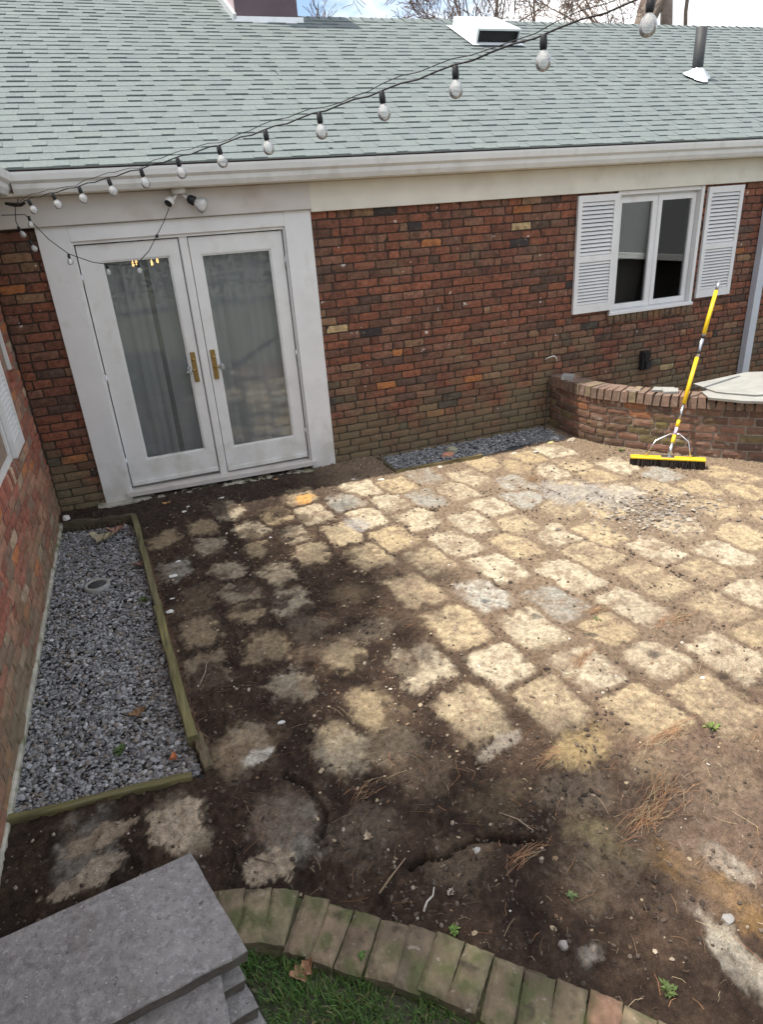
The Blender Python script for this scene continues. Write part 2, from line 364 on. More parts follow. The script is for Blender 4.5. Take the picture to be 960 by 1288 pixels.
n1 = fbm(X, Y, 2.2, 71); n2 = fbm(X, Y, 7, 75); n3 = fbm(X, Y, 28, 79, 4, .7)
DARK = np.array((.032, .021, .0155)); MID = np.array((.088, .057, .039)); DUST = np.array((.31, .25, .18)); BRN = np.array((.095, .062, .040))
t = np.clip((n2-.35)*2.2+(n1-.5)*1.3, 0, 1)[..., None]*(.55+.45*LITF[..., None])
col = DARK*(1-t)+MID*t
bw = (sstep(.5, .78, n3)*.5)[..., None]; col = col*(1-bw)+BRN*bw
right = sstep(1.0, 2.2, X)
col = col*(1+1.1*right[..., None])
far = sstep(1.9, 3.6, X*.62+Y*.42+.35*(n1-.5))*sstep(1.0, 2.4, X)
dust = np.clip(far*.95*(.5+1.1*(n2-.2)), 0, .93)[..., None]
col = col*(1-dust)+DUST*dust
# left front apron near the threshold is darker
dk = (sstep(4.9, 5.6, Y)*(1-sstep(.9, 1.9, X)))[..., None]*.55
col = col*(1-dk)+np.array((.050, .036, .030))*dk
def blob(cx, cy, rx, ry, ang, c, am, sd, hard=.35):
    """a stain or bare spot of its own colour with a ragged outline"""
    global col
    ca, sa = math.cos(ang), math.sin(ang); dx, dy = X-cx, Y-cy
    u_ = (dx*ca+dy*sa)/rx; v_ = (-dx*sa+dy*ca)/ry
    q = np.sqrt(u_*u_+v_*v_)+(fbm(X, Y, 11, sd, 5, .75)-.5)*1.7
    k = ((1-sstep(1-hard, 1+hard*.4, q))*am)[..., None]
    col = col*(1-k)+np.array(c)*k
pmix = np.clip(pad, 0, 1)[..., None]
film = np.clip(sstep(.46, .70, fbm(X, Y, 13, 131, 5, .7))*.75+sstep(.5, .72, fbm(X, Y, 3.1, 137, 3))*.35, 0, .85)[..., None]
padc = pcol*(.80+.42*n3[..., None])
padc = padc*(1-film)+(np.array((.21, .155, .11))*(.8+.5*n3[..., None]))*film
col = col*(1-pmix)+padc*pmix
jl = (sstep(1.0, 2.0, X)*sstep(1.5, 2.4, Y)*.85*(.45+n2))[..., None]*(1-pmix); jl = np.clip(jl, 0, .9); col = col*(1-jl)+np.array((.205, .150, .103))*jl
blob(1.106, 5.23, .10, .10, 0, (.50, .27, .09), .9, 201)
blob(1.49, 1.80, .17, .12, .3, (.36, .27, .14), .85, 202); blob(1.68, 1.61, .13, .09, .3, (.33, .25, .15), .7, 203)
blob(1.15, 1.975, .13, .045, .2, (.36, .31, .25), .75, 204, .3)
blob(-.25, 2.14, .115, .12, 0, (.46, .375, .27), .9, 205, .07); blob(-.55, 2.21, .15, .06, .3, (.36, .285, .20), .8, 206, .10)
blob(-.60, 2.04, .12, .06, .3, (.42, .35, .26), .8, 207, .10); blob(.085, 1.81, .10, .08, 0, (.44, .355, .255), .85, 208, .07)
blob(.17, 2.0, .16, .18, 0, (.15, .108, .078), .6, 209, .4)
blob(1.39, .87, .055, .19, .02, (.42, .375, .30), .92, 210, .4); blob(1.50, 1.07, .09, .26, .35, (.24, .145, .06), .8, 211, .6)
blob(1.62, 1.14, .05, .09, .3, (.46, .42, .35), .8, 212); blob(1.275, 1.38, .10, .14, .2, (.22, .18, .10), .7, 213, .6)
blob(.967, 1.064, .06, .05, 0, (.42, .38, .32), .7, 214); blob(.50, 2.22, .14, .14, 0, (.42, .36, .26), .5, 215, .3)
blob(.07, 2.47, .20, .15, .1, (.30, .22, .14), .6, 216, .5); blob(.13, 2.38, .07, .045, .1, (.60, .56, .48), .9, 217, .2)
blob(3.16, 4.25, .26, .30, .5, (.30, .285, .265), .7, 218, .5); blob(3.40, 3.95, .30, .20, .5, (.30, .28, .255), .6, 219, .5)
blob(1.35, 4.52, .11, .14, 0, (.33, .31, .29), .7, 220, .4)
blob(2.4, 2.4, .9, .5, .4, (.16, .115, .085), .25, 221, .8); blob(1.8, 1.3, .6, .5, 0, (.175, .125, .092), .7, 222, .8)
for gi, (gx_, gy_) in enumerate([(.75, 1.98), (1.02, 1.72), (1.32, 1.62), (1.9, 1.45), (2.25, 1.50), (.46, 1.78), (.70, 1.52), (1.75, 1.85), (.75, 2.2), (1.15, 1.30), (2.0, 1.15), (.62, 3.30), (.62, 3.05), (.95, 3.55), (.95, 3.10), (.05, 4.05), (.0, 3.85)]):
    blob(gx_, gy_, .15, .13, .1, [(.25, .19, .13), (.22, .165, .105), (.27, .22, .16)][gi % 3], .34, 300+gi, .5)
# relief
H = .007*pmix[..., 0]+.018*(n2-.5)+.030*(n1-.5)+.010*(n3-.5)+(fbm(X, Y, 46, 83, 3, .8)-.5)*.012+(1-.75*pmix[..., 0])*np.clip(fbm(X, Y, 24, 87, 4, .75)-.52, 0, 1)*.075
H += .05*sstep(5.0, 5.9, Y)*(1-.8*sstep(-.5, 3.5, X))-.02*sstep(5.0, 5.9, Y)*sstep(2.0, 4.0, X)
def groove(pts, wd, dep, dark=.9):
    global col
    d = np.full(X.shape, 9., np.float32)
    wob = (fbm(X, Y, 30, 91)-.5)*.018
    for (x0, y0), (x1, y1) in zip(pts[:-1], pts[1:]):
        vx, vy = x1-x0, y1-y0; tt = np.clip(((X-x0)*vx+(Y-y0)*vy)/(vx*vx+vy*vy), 0, 1)
        d = np.minimum(d, np.hypot(X-x0-tt*vx, Y-y0-tt*vy))
    k = 1-sstep(wd*.35, wd, d+wob)
    H[:] = H-dep*k
    kk = (k*dark)[..., None]; col = col*(1-kk)+np.array((.016, .012, .010))*kk  # crack's inner shade put into the colour along with the relief
groove([(.55, 1.585), (.62, 1.60), (.70, 1.575), (.754, 1.592), (.84, 1.592), (.904, 1.578), (.97, 1.53), (1.043, 1.505)], .0165, .075, .97)
groove([(1.40, 2.305), (1.48, 2.28), (1.52, 2.31), (1.62, 2.33)], .012, .025, .4)
groove([(.22, 2.22), (.30, 2.10), (.33, 1.95), (.28, 1.84)], .018, .02, .6)
# gravel bed trough and the strip by the wall sit lower
bedx = np.interp(Y, [2.40, 2.62, 3.87, 5.52], [-.118, -.150, -.235, -.335])
inbed = (X < bedx) & (Y > 2.46-.12*(X+.915)) & (Y < 5.70-.25*(X+.92))
H = np.where(inbed, -.075, H)
strip = (Y > 5.43+.02*np.sin(X*9)) & (X > 2.05) & (X < 3.95)
H = np.where(strip, -.06, H)
# soil ends under the brick edging: falls below the lawn inside the arc
arcy = np.interp(X, ax_, ay_)
inside = (Y < arcy-.06) & (X < 1.42)
H = np.where(inside, -.14, H)
def gz(x, y):
    i = min(max(int((x-gx[0])/CELL), 0), len(gx)-1); j = min(max(int((y-gy[0])/CELL), 0), len(gy)-1)
    return float(H[i, j])
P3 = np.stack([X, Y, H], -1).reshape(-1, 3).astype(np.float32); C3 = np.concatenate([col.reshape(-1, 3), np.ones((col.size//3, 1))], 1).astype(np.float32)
nx, ny = X.shape
ii, jj = np.meshgrid(np.arange(nx-1), np.arange(ny-1), indexing='ij')
quads = np.stack([ii*ny+jj, (ii+1)*ny+jj, (ii+1)*ny+jj+1, ii*ny+jj+1], -1).reshape(-1, 4)
fm = pad[:-1, :-1].ravel(); fid = np.where((fm > .34) & ~inbed[:-1, :-1].ravel() & ~strip[:-1, :-1].ravel() & ~inside[:-1, :-1].ravel(), pid[:-1, :-1].ravel(), -1)
def grid_obj(name, sel, parent=None):
    q = quads[sel]; us, inv = np.unique(q, return_inverse=True); inv = inv.reshape(q.shape)
    me = bpy.data.meshes.new(name); me.vertices.add(len(us)); me.vertices.foreach_set('co', P3[us].ravel())
    me.loops.add(q.size); me.loops.foreach_set('vertex_index', inv.ravel().astype(np.int32))
    me.polygons.add(len(q)); me.polygons.foreach_set('loop_start', np.arange(0, q.size, 4, dtype=np.int32))
    me.update(calc_edges=True)
    me.polygons.foreach_set('use_smooth', np.ones(len(q), bool))
    at = me.color_attributes.new('col', 'FLOAT_COLOR', 'POINT'); at.data.foreach_set('color', C3[us].ravel())
    me.materials.append(M['soil']); o = bpy.data.objects.new(name, me); COL.objects.link(o)
    if parent: attach(o, parent)
    return o
drop = inside[:-1, :-1].ravel() & inside[1:, 1:].ravel()
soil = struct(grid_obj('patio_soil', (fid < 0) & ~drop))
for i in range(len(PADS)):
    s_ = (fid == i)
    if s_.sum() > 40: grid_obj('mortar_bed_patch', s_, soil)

# ------------------------------------------------------------------ bricks
RED = [((.150, .052, .032), 9), ((.125, .046, .030), 9), ((.112, .050, .034), 8), ((.172, .058, .034), 5), ((.150, .066, .044), 6), ((.26, .092, .036), 1.3), ((.078, .042, .032), 3), ((.175, .092, .055), 1.6), ((.036, .027, .026), .8), ((.34, .22, .12), .2)]
WNG = [((.34, .125, .085), 6), ((.27, .105, .07), 6), ((.38, .20, .13), 4), ((.45, .17, .07), 1.6), ((.24, .15, .11), 4), ((.40, .29, .20), 2)]
LOW = [((.205, .125, .095), 6), ((.165, .105, .080), 6), ((.24, .14, .105), 4), ((.31, .15, .085), 1.2), ((.20, .165, .09), 2), ((.13, .09, .075), 3)]
RED = [((c[0]*1.27, c[1]*1.42, c[2]*1.38), w_*(.6 if c[0] > .2 else 1)) for c, w_ in RED]
LOW = [((c[0]*.86, c[1]*.80, c[2]*.74), w_) for c, w_ in LOW]
def pick(pal):
    t = U(0, sum(w for _, w in pal))
    for c, w_ in pal:
        t -= w_
        if t <= 0: return jit(c, .16 if pal is not SG else .05)
    return pal[0][0]
def brick_mesh(o, u, n, L_, h, dep, c, up_=(0, 0, 1), proud=0.):
    """one brick: o = centre of its front face, u along, n outward; chamfered, a little irregular"""
    o = Vector(o); u = Vector(u); n = Vector(n); v = Vector(up_); b = MB(); ch = U(.003, .006)
    a, e = L_/2, h/2; vs = []; NA, NB = 5, 3
    for ia in range(NA):
        for ib in range(NB):
            sa, sb = -1+2*ia/(NA-1), -1+2*ib/(NB-1); rim = (ia in (0, NA-1)) or (ib in (0, NB-1)); cnr = (ia in (0, NA-1)) and (ib in (0, NB-1))
            dn = proud+U(-.0016, .0016)-(U(.001, .006) if rim else 0)-(U(.0, .007) if cnr else 0)
            vs.append(o+u*(sa*a*(.985 if cnr else 1)+U(-.003, .003))+v*(sb*e+U(-.0026, .0022))+n*dn)
    ring = [(ia, 0) for ia in range(NA)]+[(NA-1, ib) for ib in range(1, NB)]+[(ia, NB-1) for ia in range(NA-2, -1, -1)]+[(0, ib) for ib in range(NB-2, 0, -1)]
    fs = [(x*NB+y, (x+1)*NB+y, (x+1)*NB+y+1, x*NB+y+1) for x in range(NA-1) for y in range(NB-1)]
    o0 = len(vs); rg = [x*NB+y for x, y in ring]
    for r_ in rg: vs.append(vs[r_]-n*(dep+proud))
    for k_ in range(len(rg)): k2 = (k_+1) % len(rg); fs.append((rg[k_], o0+k_, o0+k2, rg[k2]))
    b.add(vs, fs, c); return b
CAMP = Vector((0, 0, 2.23))
def lay(parent, o, u, n, ulen, z0, z1, holes, pal, matname, keep, row=.0735, pitch=.2137, joint=.0128, split=.16):
    """running bond; the `keep` bricks nearest the viewer become parts of their own, the rest one joined part"""
    o = Vector(o); u = Vector(u); n = Vector(n); out = []
    k = 0; z = z0
    while z < z1-.02:
        h = min(row, z1-z); x = -pitch/2 if k % 2 else 0; x += U(-.012, .012)
        while x < ulen:
            wd = pitch+U(-.006, .006)
            segs = [(x, x+wd)]
            if random.random() < split: md = x+wd*U(.3, .65); segs = [(x, md), (md, x+wd)]
            for a, b in segs:
                a2, b2 = max(a, 0), min(b, ulen)
                parts = [(a2, b2)]
                for hx0, hx1, hz0, hz1 in holes:
                    if z+h*.5 > hz0 and z+h*.5 < hz1:
                        nxt = []
                        for p, q in parts:
                            if q <= hx0 or p >= hx1: nxt.append((p, q)); continue
                            if p < hx0: nxt.append((p, hx0))
                            if q > hx1: nxt.append((hx1, q))
                        parts = nxt
                for p, q in parts:
                    if q-p > .03: out.append((p, q, z, h))
            x += wd
        z += row; k += 1
    items = []
    for p, q, z, h in out:
        c = o+u*((p+q)/2); c.z = z+h/2+U(-.002, .002)
        items.append(((c-CAMP).length-.25*(q-p), c, q-p-joint, h-joint))
    items.sort(key=lambda t: t[0])
    rest = MB()
    for i, (d, c, L_, h) in enumerate(items):
        pd = U(-.0025, .003)+(U(.004, .009) if random.random() < .05 else 0)
        b = brick_mesh(c, u, n, L_, h, .035, pick(pal), proud=pd)
        if i < keep: b.build('brick', matname, parent, origin=tuple(c))
        else: rest.add(b.v, b.f, b.c)
    if rest.v: stuff(rest.build('distant_bricks', matname, parent))

house = thing('house', 'low brick house with grey green shingle roof and white french doors', 'house', (2.6, YW, 0))
# masonry backing (mortar) with door and window openings
DX0, DX1, DZ1 = -.45, 1.48, 2.30
WX0, WX1, WZ0, WZ1 = 4.77, 5.86, 1.10, 2.29
XR = 10.2
mb = MB(); y0, y1 = YW+.009, YW+.16
for a, b, c, d in ((XL-.02, DX0, -.1, 2.5), (DX0, DX1, DZ1, 2.5), (DX1, WX0, -.1, 2.5), (WX0, WX1, -.1, WZ0), (WX0, WX1, WZ1, 2.5), (WX1, XR, -.1, 2.5)):
    mb.box((a, y0, c), (b, y1, d))
wall = mb.build('brick_wall', 'mortar', house)
lay(wall, (XL, YW, 0), (1, 0, 0), (0, -1, 0), XR-XL, -.05, 2.30, [(-.53-XL, 1.57-XL, -1, 3), (WX0-XL, WX1-XL, WZ0-.075, 3)], RED, 'brick', 300)
# rowlock sill under the window
for i in range(15):
    xx = WX0-.02+(i+.5)*.0755; c = (xx, YW-.018, WZ0-.048)
    brick_mesh(c, (1, 0, 0), (0, -1, 0), .066, .085, .05, lerp(pick(RED), (.10, .09, .05), .5)).build('sill_brick', 'brick', wall, origin=c)

# ---- french doors
def slab_box(a, b, name, matn, parent, bev=.004):
    m_ = MB(); x0, y0, z0 = a; x1, y1, z1 = b
    m_.bar(((x0+x1)/2, (y0+y1)/2, z0), ((x0+x1)/2, (y0+y1)/2, z1), x1-x0, y1-y0, upv=(0, 1, 0), bev=bev)
    return m_.build(name, matn, parent)
dr = MB().box((DX0, YW+.05, 2.20), (DX1, YW+.15, 2.30)).build('door_frame', 'white_paint', house)
slab_box((-.552, YW-.028, .055), (-.325, YW+.05, 2.3135), 'casing_board', 'white_paint', dr)
slab_box((1.352, YW-.028, .008), (1.588, YW+.05, 2.3135), 'casing_board', 'white_paint', dr)
MB().bar((-.325, YW+.009, 2.2565), (1.352, YW+.009, 2.2565), .074, .113, upv=(0, 0, 1), bev=.004).build('head_casing', 'white_paint', dr)
slab_box((-.325, YW-.002, .10), (-.312, YW+.12, 2.20), 'jamb', 'white_paint', dr, .002)
slab_box((1.338, YW-.002, .08), (1.352, YW+.12, 2.20), 'jamb', 'white_paint', dr, .002)
MB().box((-.325, YW-.004, 2.178), (1.352, YW+.12, 2.2)).build('jamb', 'white_paint', dr)
th = MB(); th.add([(-.36, YW-.055, .088), (1.39, YW-.055, .062), (1.39, YW+.14, .075), (-.36, YW+.14, .10), (-.36, YW-.055, .125), (1.39, YW-.055, .10), (1.39, YW+.14, .128), (-.36, YW+.14, .145)],
      [(0,3,2,1),(4,5,6,7),(0,1,5,4),(1,2,6,5),(2,3,7,6),(3,0,4,7)])
th.build('threshold', 'head_paint', dr)
MB().add([(-.62, YW-.10, -.05), (1.62, YW-.10, -.07), (1.62, YW+.1, -.07), (-.62, YW+.1, -.05), (-.62, YW-.10, .060), (1.62, YW-.10, .020), (1.62, YW+.1, .03), (-.62, YW+.1, .07)],
      [(0,3,2,1),(4,5,6,7),(0,1,5,4),(1,2,6,5),(2,3,7,6),(3,0,4,7)]).build('door_step', 'footing', dr)
def door_leaf(x0, x1, zb, gx0, gx1, gz0, gz1, hinge_left):
    yF, yB = YW+.025, YW+.07
    d = MB()
    for a, b in (((x0, yF, zb), (gx0, yB, 2.169)), ((gx1, yF, zb), (x1, yB, 2.169)), ((gx0, yF+.001, zb), (gx1, yB-.001, gz0)), ((gx0, yF+.001, gz1), (gx1, yB-.001, 2.169))): d.box(a, b)
    door = d.build('french_door', 'door_paint', house)
    st = MB()   # glazing stops, a step inside the rails
    for a, b in (((gx0, yF+.012, gz0), (gx0+.014, yF+.03, gz1)), ((gx1-.014, yF+.012, gz0), (gx1, yF+.03, gz1)), ((gx0+.014, yF+.0125, gz0), (gx1-.014, yF+.03, gz0+.014)), ((gx0+.014, yF+.0125, gz1-.014), (gx1-.014, yF+.03, gz1))): st.box(a, b)
    st.build('glazing_stop', 'door_paint', door)
    MB().box((gx0+.002, yF+.022, gz0+.002), (gx1-.002, yF+.028, gz1-.002)).build('pane', 'pane', door)
    MB().box((x0+.01, yF-.012, zb+.008), (x1-.01, yF+.003, zb+.04)).build('weather_strip', 'door_paint', door)
    hx = x0-.004 if hinge_left else x1+.004
    for hz in (.38, 1.12, 1.92): MB().tube([(hx, yF-.008, hz-.05), (hx, yF-.008, hz+.05)], .008, 8).build('hinge', 'steel', door, True)
    # brass plate, lever and crystal knob
    kx = x1-.047 if hinge_left else x0+.042
    hp = MB().bar((kx, yF-.004, 1.005), (kx, yF-.004, 1.262), .042, .012, upv=(0, 1, 0), bev=.003).build('handle_plate', 'brass', door)
    s_ = -1 if hinge_left else 1
    MB().tube([(kx, yF-.008, 1.115), (kx, yF-.045, 1.115), (kx+s_*.03, yF-.052, 1.118)], [.011, .010, .009], 8).build('lever', 'brass', door, True)
    MB().lathe([(.006, 0), (.012, .004), (.012, .02), (.006, .024)], (kx, yF-.012, 1.20), (0, -1, 0), 10).build('lock_cylinder', 'brass', door, True)
    MB().lathe([(.012, 0), (.030, .010), (.036, .024), (.030, .038), (.010, .046)], (kx+s_*.034, yF-.052, 1.118), (s_, -.25, 0), 9).build('crystal_knob', 'crystal', door)
    return door
door_leaf(-.303, .469, .155, -.140, .385, .378, 2.045, True)
d2 = door_leaf(.551, 1.329, .135, .632, 1.220, .355, 2.035, False)
slab_box((.476, YW+.010, .12), (.544, YW+.06, 2.178), 'astragal', 'door_paint', d2, .008)

# ---- rooms behind the glass
def room(x0, x1, yb, c):
    m_ = MB(); a, b = YW+.165, yb
    m_.add([(x0,a,.02),(x1,a,.02),(x1,b,.02),(x0,b,.02),(x0,a,2.48),(x1,a,2.48),(x1,b,2.48),(x0,b,2.48)], [(0,1,2,3),(7,6,5,4),(1,5,6,2),(2,6,7,3),(3,7,4,0)])
    return m_.build('room', c, house)
room(-.9, 3.5, 10.2, 'interior'); room(3.7, 7.6, 8.6, 'interior_dark')
def curtain(x0, x1, n, label):
    m_ = MB(); K = int(n*14); vs = []; fs = []
    ph = U(0, 6); yb = YW+.22
    for i in range(K+1):
        t_ = i/K; x = x0+(x1-x0)*t_
        y = yb+.024*math.sin(t_*n*2*math.pi+ph)+.012*math.sin(t_*n*5.3+ph*2)
        vs += [(x, y, .06), (x+.01*math.sin(i), y*1.0, 1.1), (x, yb+(y-yb)*.6, 2.22)]
    for i in range(K):
        for r_ in range(2): fs.append((i*3+r_, i*3+3+r_, i*3+4+r_, i*3+1+r_))
    m_.add(vs, fs); o = m_.build('sheer_curtain', 'sheer', None, True)
    tag(o, label, 'curtain')
curtain(-.30, .16, 3.3, 'sheer white curtain hanging inside the hinge side of the door with three candle lights')
curtain(.21, .50, 2.2, 'narrow sheer white curtain inside the left of the two brass handle plates')
curtain(.60, 1.32, 4.6, 'wide sheer white curtain inside the door next to the brick wall')
MB().tube([(-.85, YW+.22, 2.225), (1.6, YW+.22, 2.225)], .012, 8).build('curtain_rod', 'brass', house, True)
ch = thing('chandelier', 'lit candle chandelier seen through the upper glass of the french door', 'chandelier', (.36, 8.2, 1.9))
cx, cy, cz = .36, 8.2, 1.93
MB().tube([(cx, cy, 2.48), (cx, cy, 1.80)], [.01, .02], 8).build('stem', 'brass', ch, True)
for k in range(6):
    a = k*math.pi/3+.35; ex, ey = cx+.25*math.cos(a), cy+.25*math.sin(a)
    MB().tube([(cx, cy, 1.83), (cx+.13*math.cos(a), cy+.13*math.sin(a), 1.77), (ex, ey, 1.82), (ex, ey, 1.90)], .008, 6).build('arm', 'brass', ch, True)
    MB().lathe([(.007, 0), (.012, .015), (.010, .035), (.002, .06)], (ex, ey, 1.90), (0, 0, 1), 8).build('candle_bulb', 'candle_glow', ch, True)
# rail and slanted board added in place of reflections in the small window
kc = thing('reflection_shelf', 'pale rail and slanted white board added inside the small window in place of reflections', 'shelf', (5.4, 6.4, 0))
MB().box((3.75, 6.36, 1.615), (7.5, 6.62, 1.64)).build('shelf_board', 'interior', kc); MB().box((3.75, 6.335, 1.61), (7.5, 6.358, 1.648)).build('reflection_rail', 'white_paint', kc)
MB().box((3.75, 6.50, .03), (7.5, 6.60, 1.612)).build('added_dark_box', 'interior_dark', kc)
MB().bar((5.66, 6.33, 1.80), (5.98, 6.38, 2.06), .02, .10, upv=(-.6, 0, .8)).build('reflection_board', 'white_paint', kc)

# ---- casement window with louvred shutters
def shutter(parent, o, u, n, wd, z0, z1, nl):
    """frame of stiles and rails with tilted louvres, centre rail; o = lower start corner on the wall"""
    o = Vector(o); u = Vector(u); n = Vector(n); th_ = .032
    def bx(m_, a, b, c, d, e, f_):   # along u, out n, up z
        vs = []
        for zz in (e, f_):
            for uu, nn in ((a, c), (b, c), (b, d), (a, d)): p = o+u*uu+n*nn; vs.append((p.x, p.y, zz))
        m_.add(vs, [(0,3,2,1),(4,5,6,7),(0,1,5,4),(1,2,6,5),(2,3,7,6),(3,0,4,7)])
    fr = MB(); st = .048; hgt = z1-z0; mid = z0+hgt*.475
    bx(fr, 0, st, .004, th_, z0, z1); bx(fr, wd-st, wd, .004, th_, z0, z1)
    bx(fr, st, wd-st, .005, th_-.001, z0, z0+.085); bx(fr, st, wd-st, .005, th_-.001, z1-.06, z1); bx(fr, st, wd-st, .005, th_-.001, mid-.03, mid+.03)
    bk = MB(); bx(bk, st, wd-st, .003, .006, z0+.02, z1-.02)  # dark sheet puts the shade between the louvres into colour
    sh = fr.build('shutter', 'white_paint', parent); bk.build('backing', 'interior_dark', sh)
    for a, b in ((z0+.085, mid-.03), (mid+.03, z1-.06)):
        for i in range(nl):
            zc = a+(b-a)*(i+.5)/nl; hh = (b-a)/nl
            m_ = MB(); vs = []
            for uu in (st, wd-st):
                for nn, zz in ((.010, zc+hh*.38), (.028, zc-hh*.22), (.028, zc-hh*.40), (.010, zc+hh*.16)):
                    p = o+u*uu+n*nn; vs.append((p.x, p.y, zz))
            m_.add(vs, [(0,1,2,3),(7,6,5,4),(0,4,5,1),(1,5,6,2),(2,6,7,3),(3,7,4,0)])
            m_.build('louvre', 'white_paint', sh)
    return sh
shutter(house, (4.285, YW, 0), (1, 0, 0), (0, -1, 0), .475, 1.158, 2.272, 13)
shutter(house, (5.905, YW, 0), (1, 0, 0), (0, -1, 0), .480, 1.160, 2.272, 13)
wf = MB(); yF = YW+.06
for a, b in (((WX0, yF, WZ0), (WX0+.045, yF+.08, WZ1)), ((WX1-.045, yF, WZ0), (WX1, yF+.08, WZ1)), ((WX0+.045, yF, WZ0), (WX1-.045, yF+.08, WZ0+.045)), ((WX0+.045, yF, WZ1-.06), (WX1-.045, yF+.08, WZ1))): wf.box(a, b)
win = wf.build('window', 'white_paint', house)
MB().box((WX1-.035, YW-.012, WZ0+.02), (WX1+.004, yF, WZ1)).build('reveal_board', 'white_paint', win)
MB().box((WX0-.004, YW-.012, WZ0+.02), (WX0+.03, yF, WZ1)).build('reveal_board', 'white_paint', win)
MB().box((WX0+.03, YW-.005, WZ1-.035), (WX1-.035, yF, WZ1)).build('reveal_board', 'white_paint', win)
MB().bar((WX0-.02, YW+.018, WZ0+.012), (WX1+.01, YW+.018, WZ0+.012), .10, .034, bev=.004).build('sill', 'white_paint', win)
for a, b in ((WX0+.045, 5.305), (5.325, WX1-.045)):
    s_ = MB(); fr_ = .05; z0_, z1_ = WZ0+.045, WZ1-.06
    for p, q in (((a, yF-.015, z0_), (a+fr_, yF+.03, z1_)), ((b-fr_, yF-.015, z0_), (b, yF+.03, z1_)), ((a+fr_, yF-.014, z0_), (b-fr_, yF+.03, z0_+fr_)), ((a+fr_, yF-.014, z1_-fr_), (b-fr_, yF+.03, z1_))): s_.box(p, q)
    so = s_.build('sash', 'white_paint', win)
    MB().box((a+fr_, yF+.006, z0_+fr_), (b-fr_, yF+.012, z1_-fr_)).build('pane', 'window_pane', win)
MB().box((5.305, yF-.008, WZ0+.045), (5.325, yF+.03, WZ1-.06)).build('mullion', 'white_paint', win)

# ---- frieze, soffit, gutter, downspout
MB().bar((1.590, YW-.016, 2.407), (XR, YW-.016, 2.407), .05, .228, bev=.004).build('frieze_board', 'frieze_paint', house)
MB().bar((XL, YW-.030, 2.418), (1.5895, YW-.030, 2.418), .078, .206, bev=.005).build('frieze_board', 'head_paint', house)
MB().box((XL-.3, 5.685, 2.522), (XR, YW+.1, 2.54)).build('soffit', 'frieze_paint', house)
def gutter(p, q, outn, name_parent):
    """K-style gutter profile swept from p to q, open on top"""
    p = Vector(p); q = Vector(q); n = Vector(outn)
    prof = [(.0, .135), (.0, .0), (.065, .0), (.085, .035), (.088, .065), (.112, .085), (.118, .122), (.118, .140), (.108, .140), (.108, .132), (.110, .124), (.104, .09), (.080, .072), (.078, .04), (.060, .008), (.006, .008), (.006, .135)]
    vs = [e+n*a+Vector((0, 0, b)) for e in (p, q) for a, b in prof]; k = len(prof)
    fs = [(i, (i+1) % k, (i+1) % k+k, i+k) for i in range(k)]
    return MB().add(vs, fs).build('gutter', 'gutter_paint', name_parent)
gutter((-.60, 5.735, 2.528), (XR, 5.735, 2.528), (0, -1, 0), house)
MB().box((-1.0, 5.736, 2.541), (XR, 5.756, 2.70)).build('fascia_board', 'drip_edge', house)
ds = MB().box((6.715, YW-.085, .06), (6.815, YW-.008, 2.33)); dso = ds.build('downspout', 'downspout_paint', house)
MB().bar((6.765, YW-.046, 2.31), (6.765, 5.72, 2.53), .10, .075).build('elbow', 'downspout_paint', dso)

# ---- roof
SL = .5; EY, EZ = 5.69, 2.693; XJ = 1.80
RIDGE_R, RIDGE_L = 9.15, 10.75
def rz(y): return EZ+SL*(y-EY)
rf = MB()
for x0, x1, yr in ((-4.5, XJ, RIDGE_L), (XJ, 13.0, RIDGE_R)):
    zr = rz(yr); yb = yr+(yr-EY)*.9; zb = zr-SL*(yb-yr)
    rf.add([(x0, EY+.01, EZ-.03), (x1, EY+.01, EZ-.03), (x1, yr, zr-.012), (x0, yr, zr-.012), (x0, yb, zb), (x1, yb, zb)], [(0,1,2,3), (3,2,5,4)])
    rf.add([(x1, EY+.01, EZ-.03), (x1, yr, zr-.012), (x1, yb, zb), (x1, yb, 2.6), (x1, EY+.12, 2.6)], [(0,1,2,3,4)])
roof = rf.build('roof', 'roof_deck', house)
SG = [((c[0]*.90, c[1]*.925, c[2]*.935), w_) for c, w_ in [((.172, .198, .194), 6), ((.160, .185, .182), 5), ((.186, .212, .206), 4), ((.142, .164, .166), 3), ((.168, .190, .190), 3), ((.172, .196, .184), .8)]]
EXPO = .124; SN = math.sqrt(1+SL*SL); ud = Vector((0, 1/SN, SL/SN)); nn = Vector((0, -SL/SN, 1/SN))
tabs = []
def course(x0, x1, k):
    x = x0+U(-.2, 0); high = random.random() < .5
    y = EY-.012+k*EXPO/SN; wav = U(-.003, .003)
    while x < x1:
        wd = U(.09, .21) if high else U(.10, .24)
        a, b = max(x, x0), min(x+wd, x1)
        if b-a > .015: tabs.append((a, b, y, high, wav))
        x += wd; high = not high
kmax_r = int((RIDGE_R-EY)*SN/EXPO); kmax_l = int((RIDGE_L-EY)*SN/EXPO)
for k in range(kmax_l):
    course(-1.9, XJ, k)
    if k < kmax_r: course(XJ, 11.5, k)
tabs.sort(key=lambda t: (Vector(((t[0]+t[1])/2, t[2], rz(t[2])))-CAMP).length)
rest = MB()
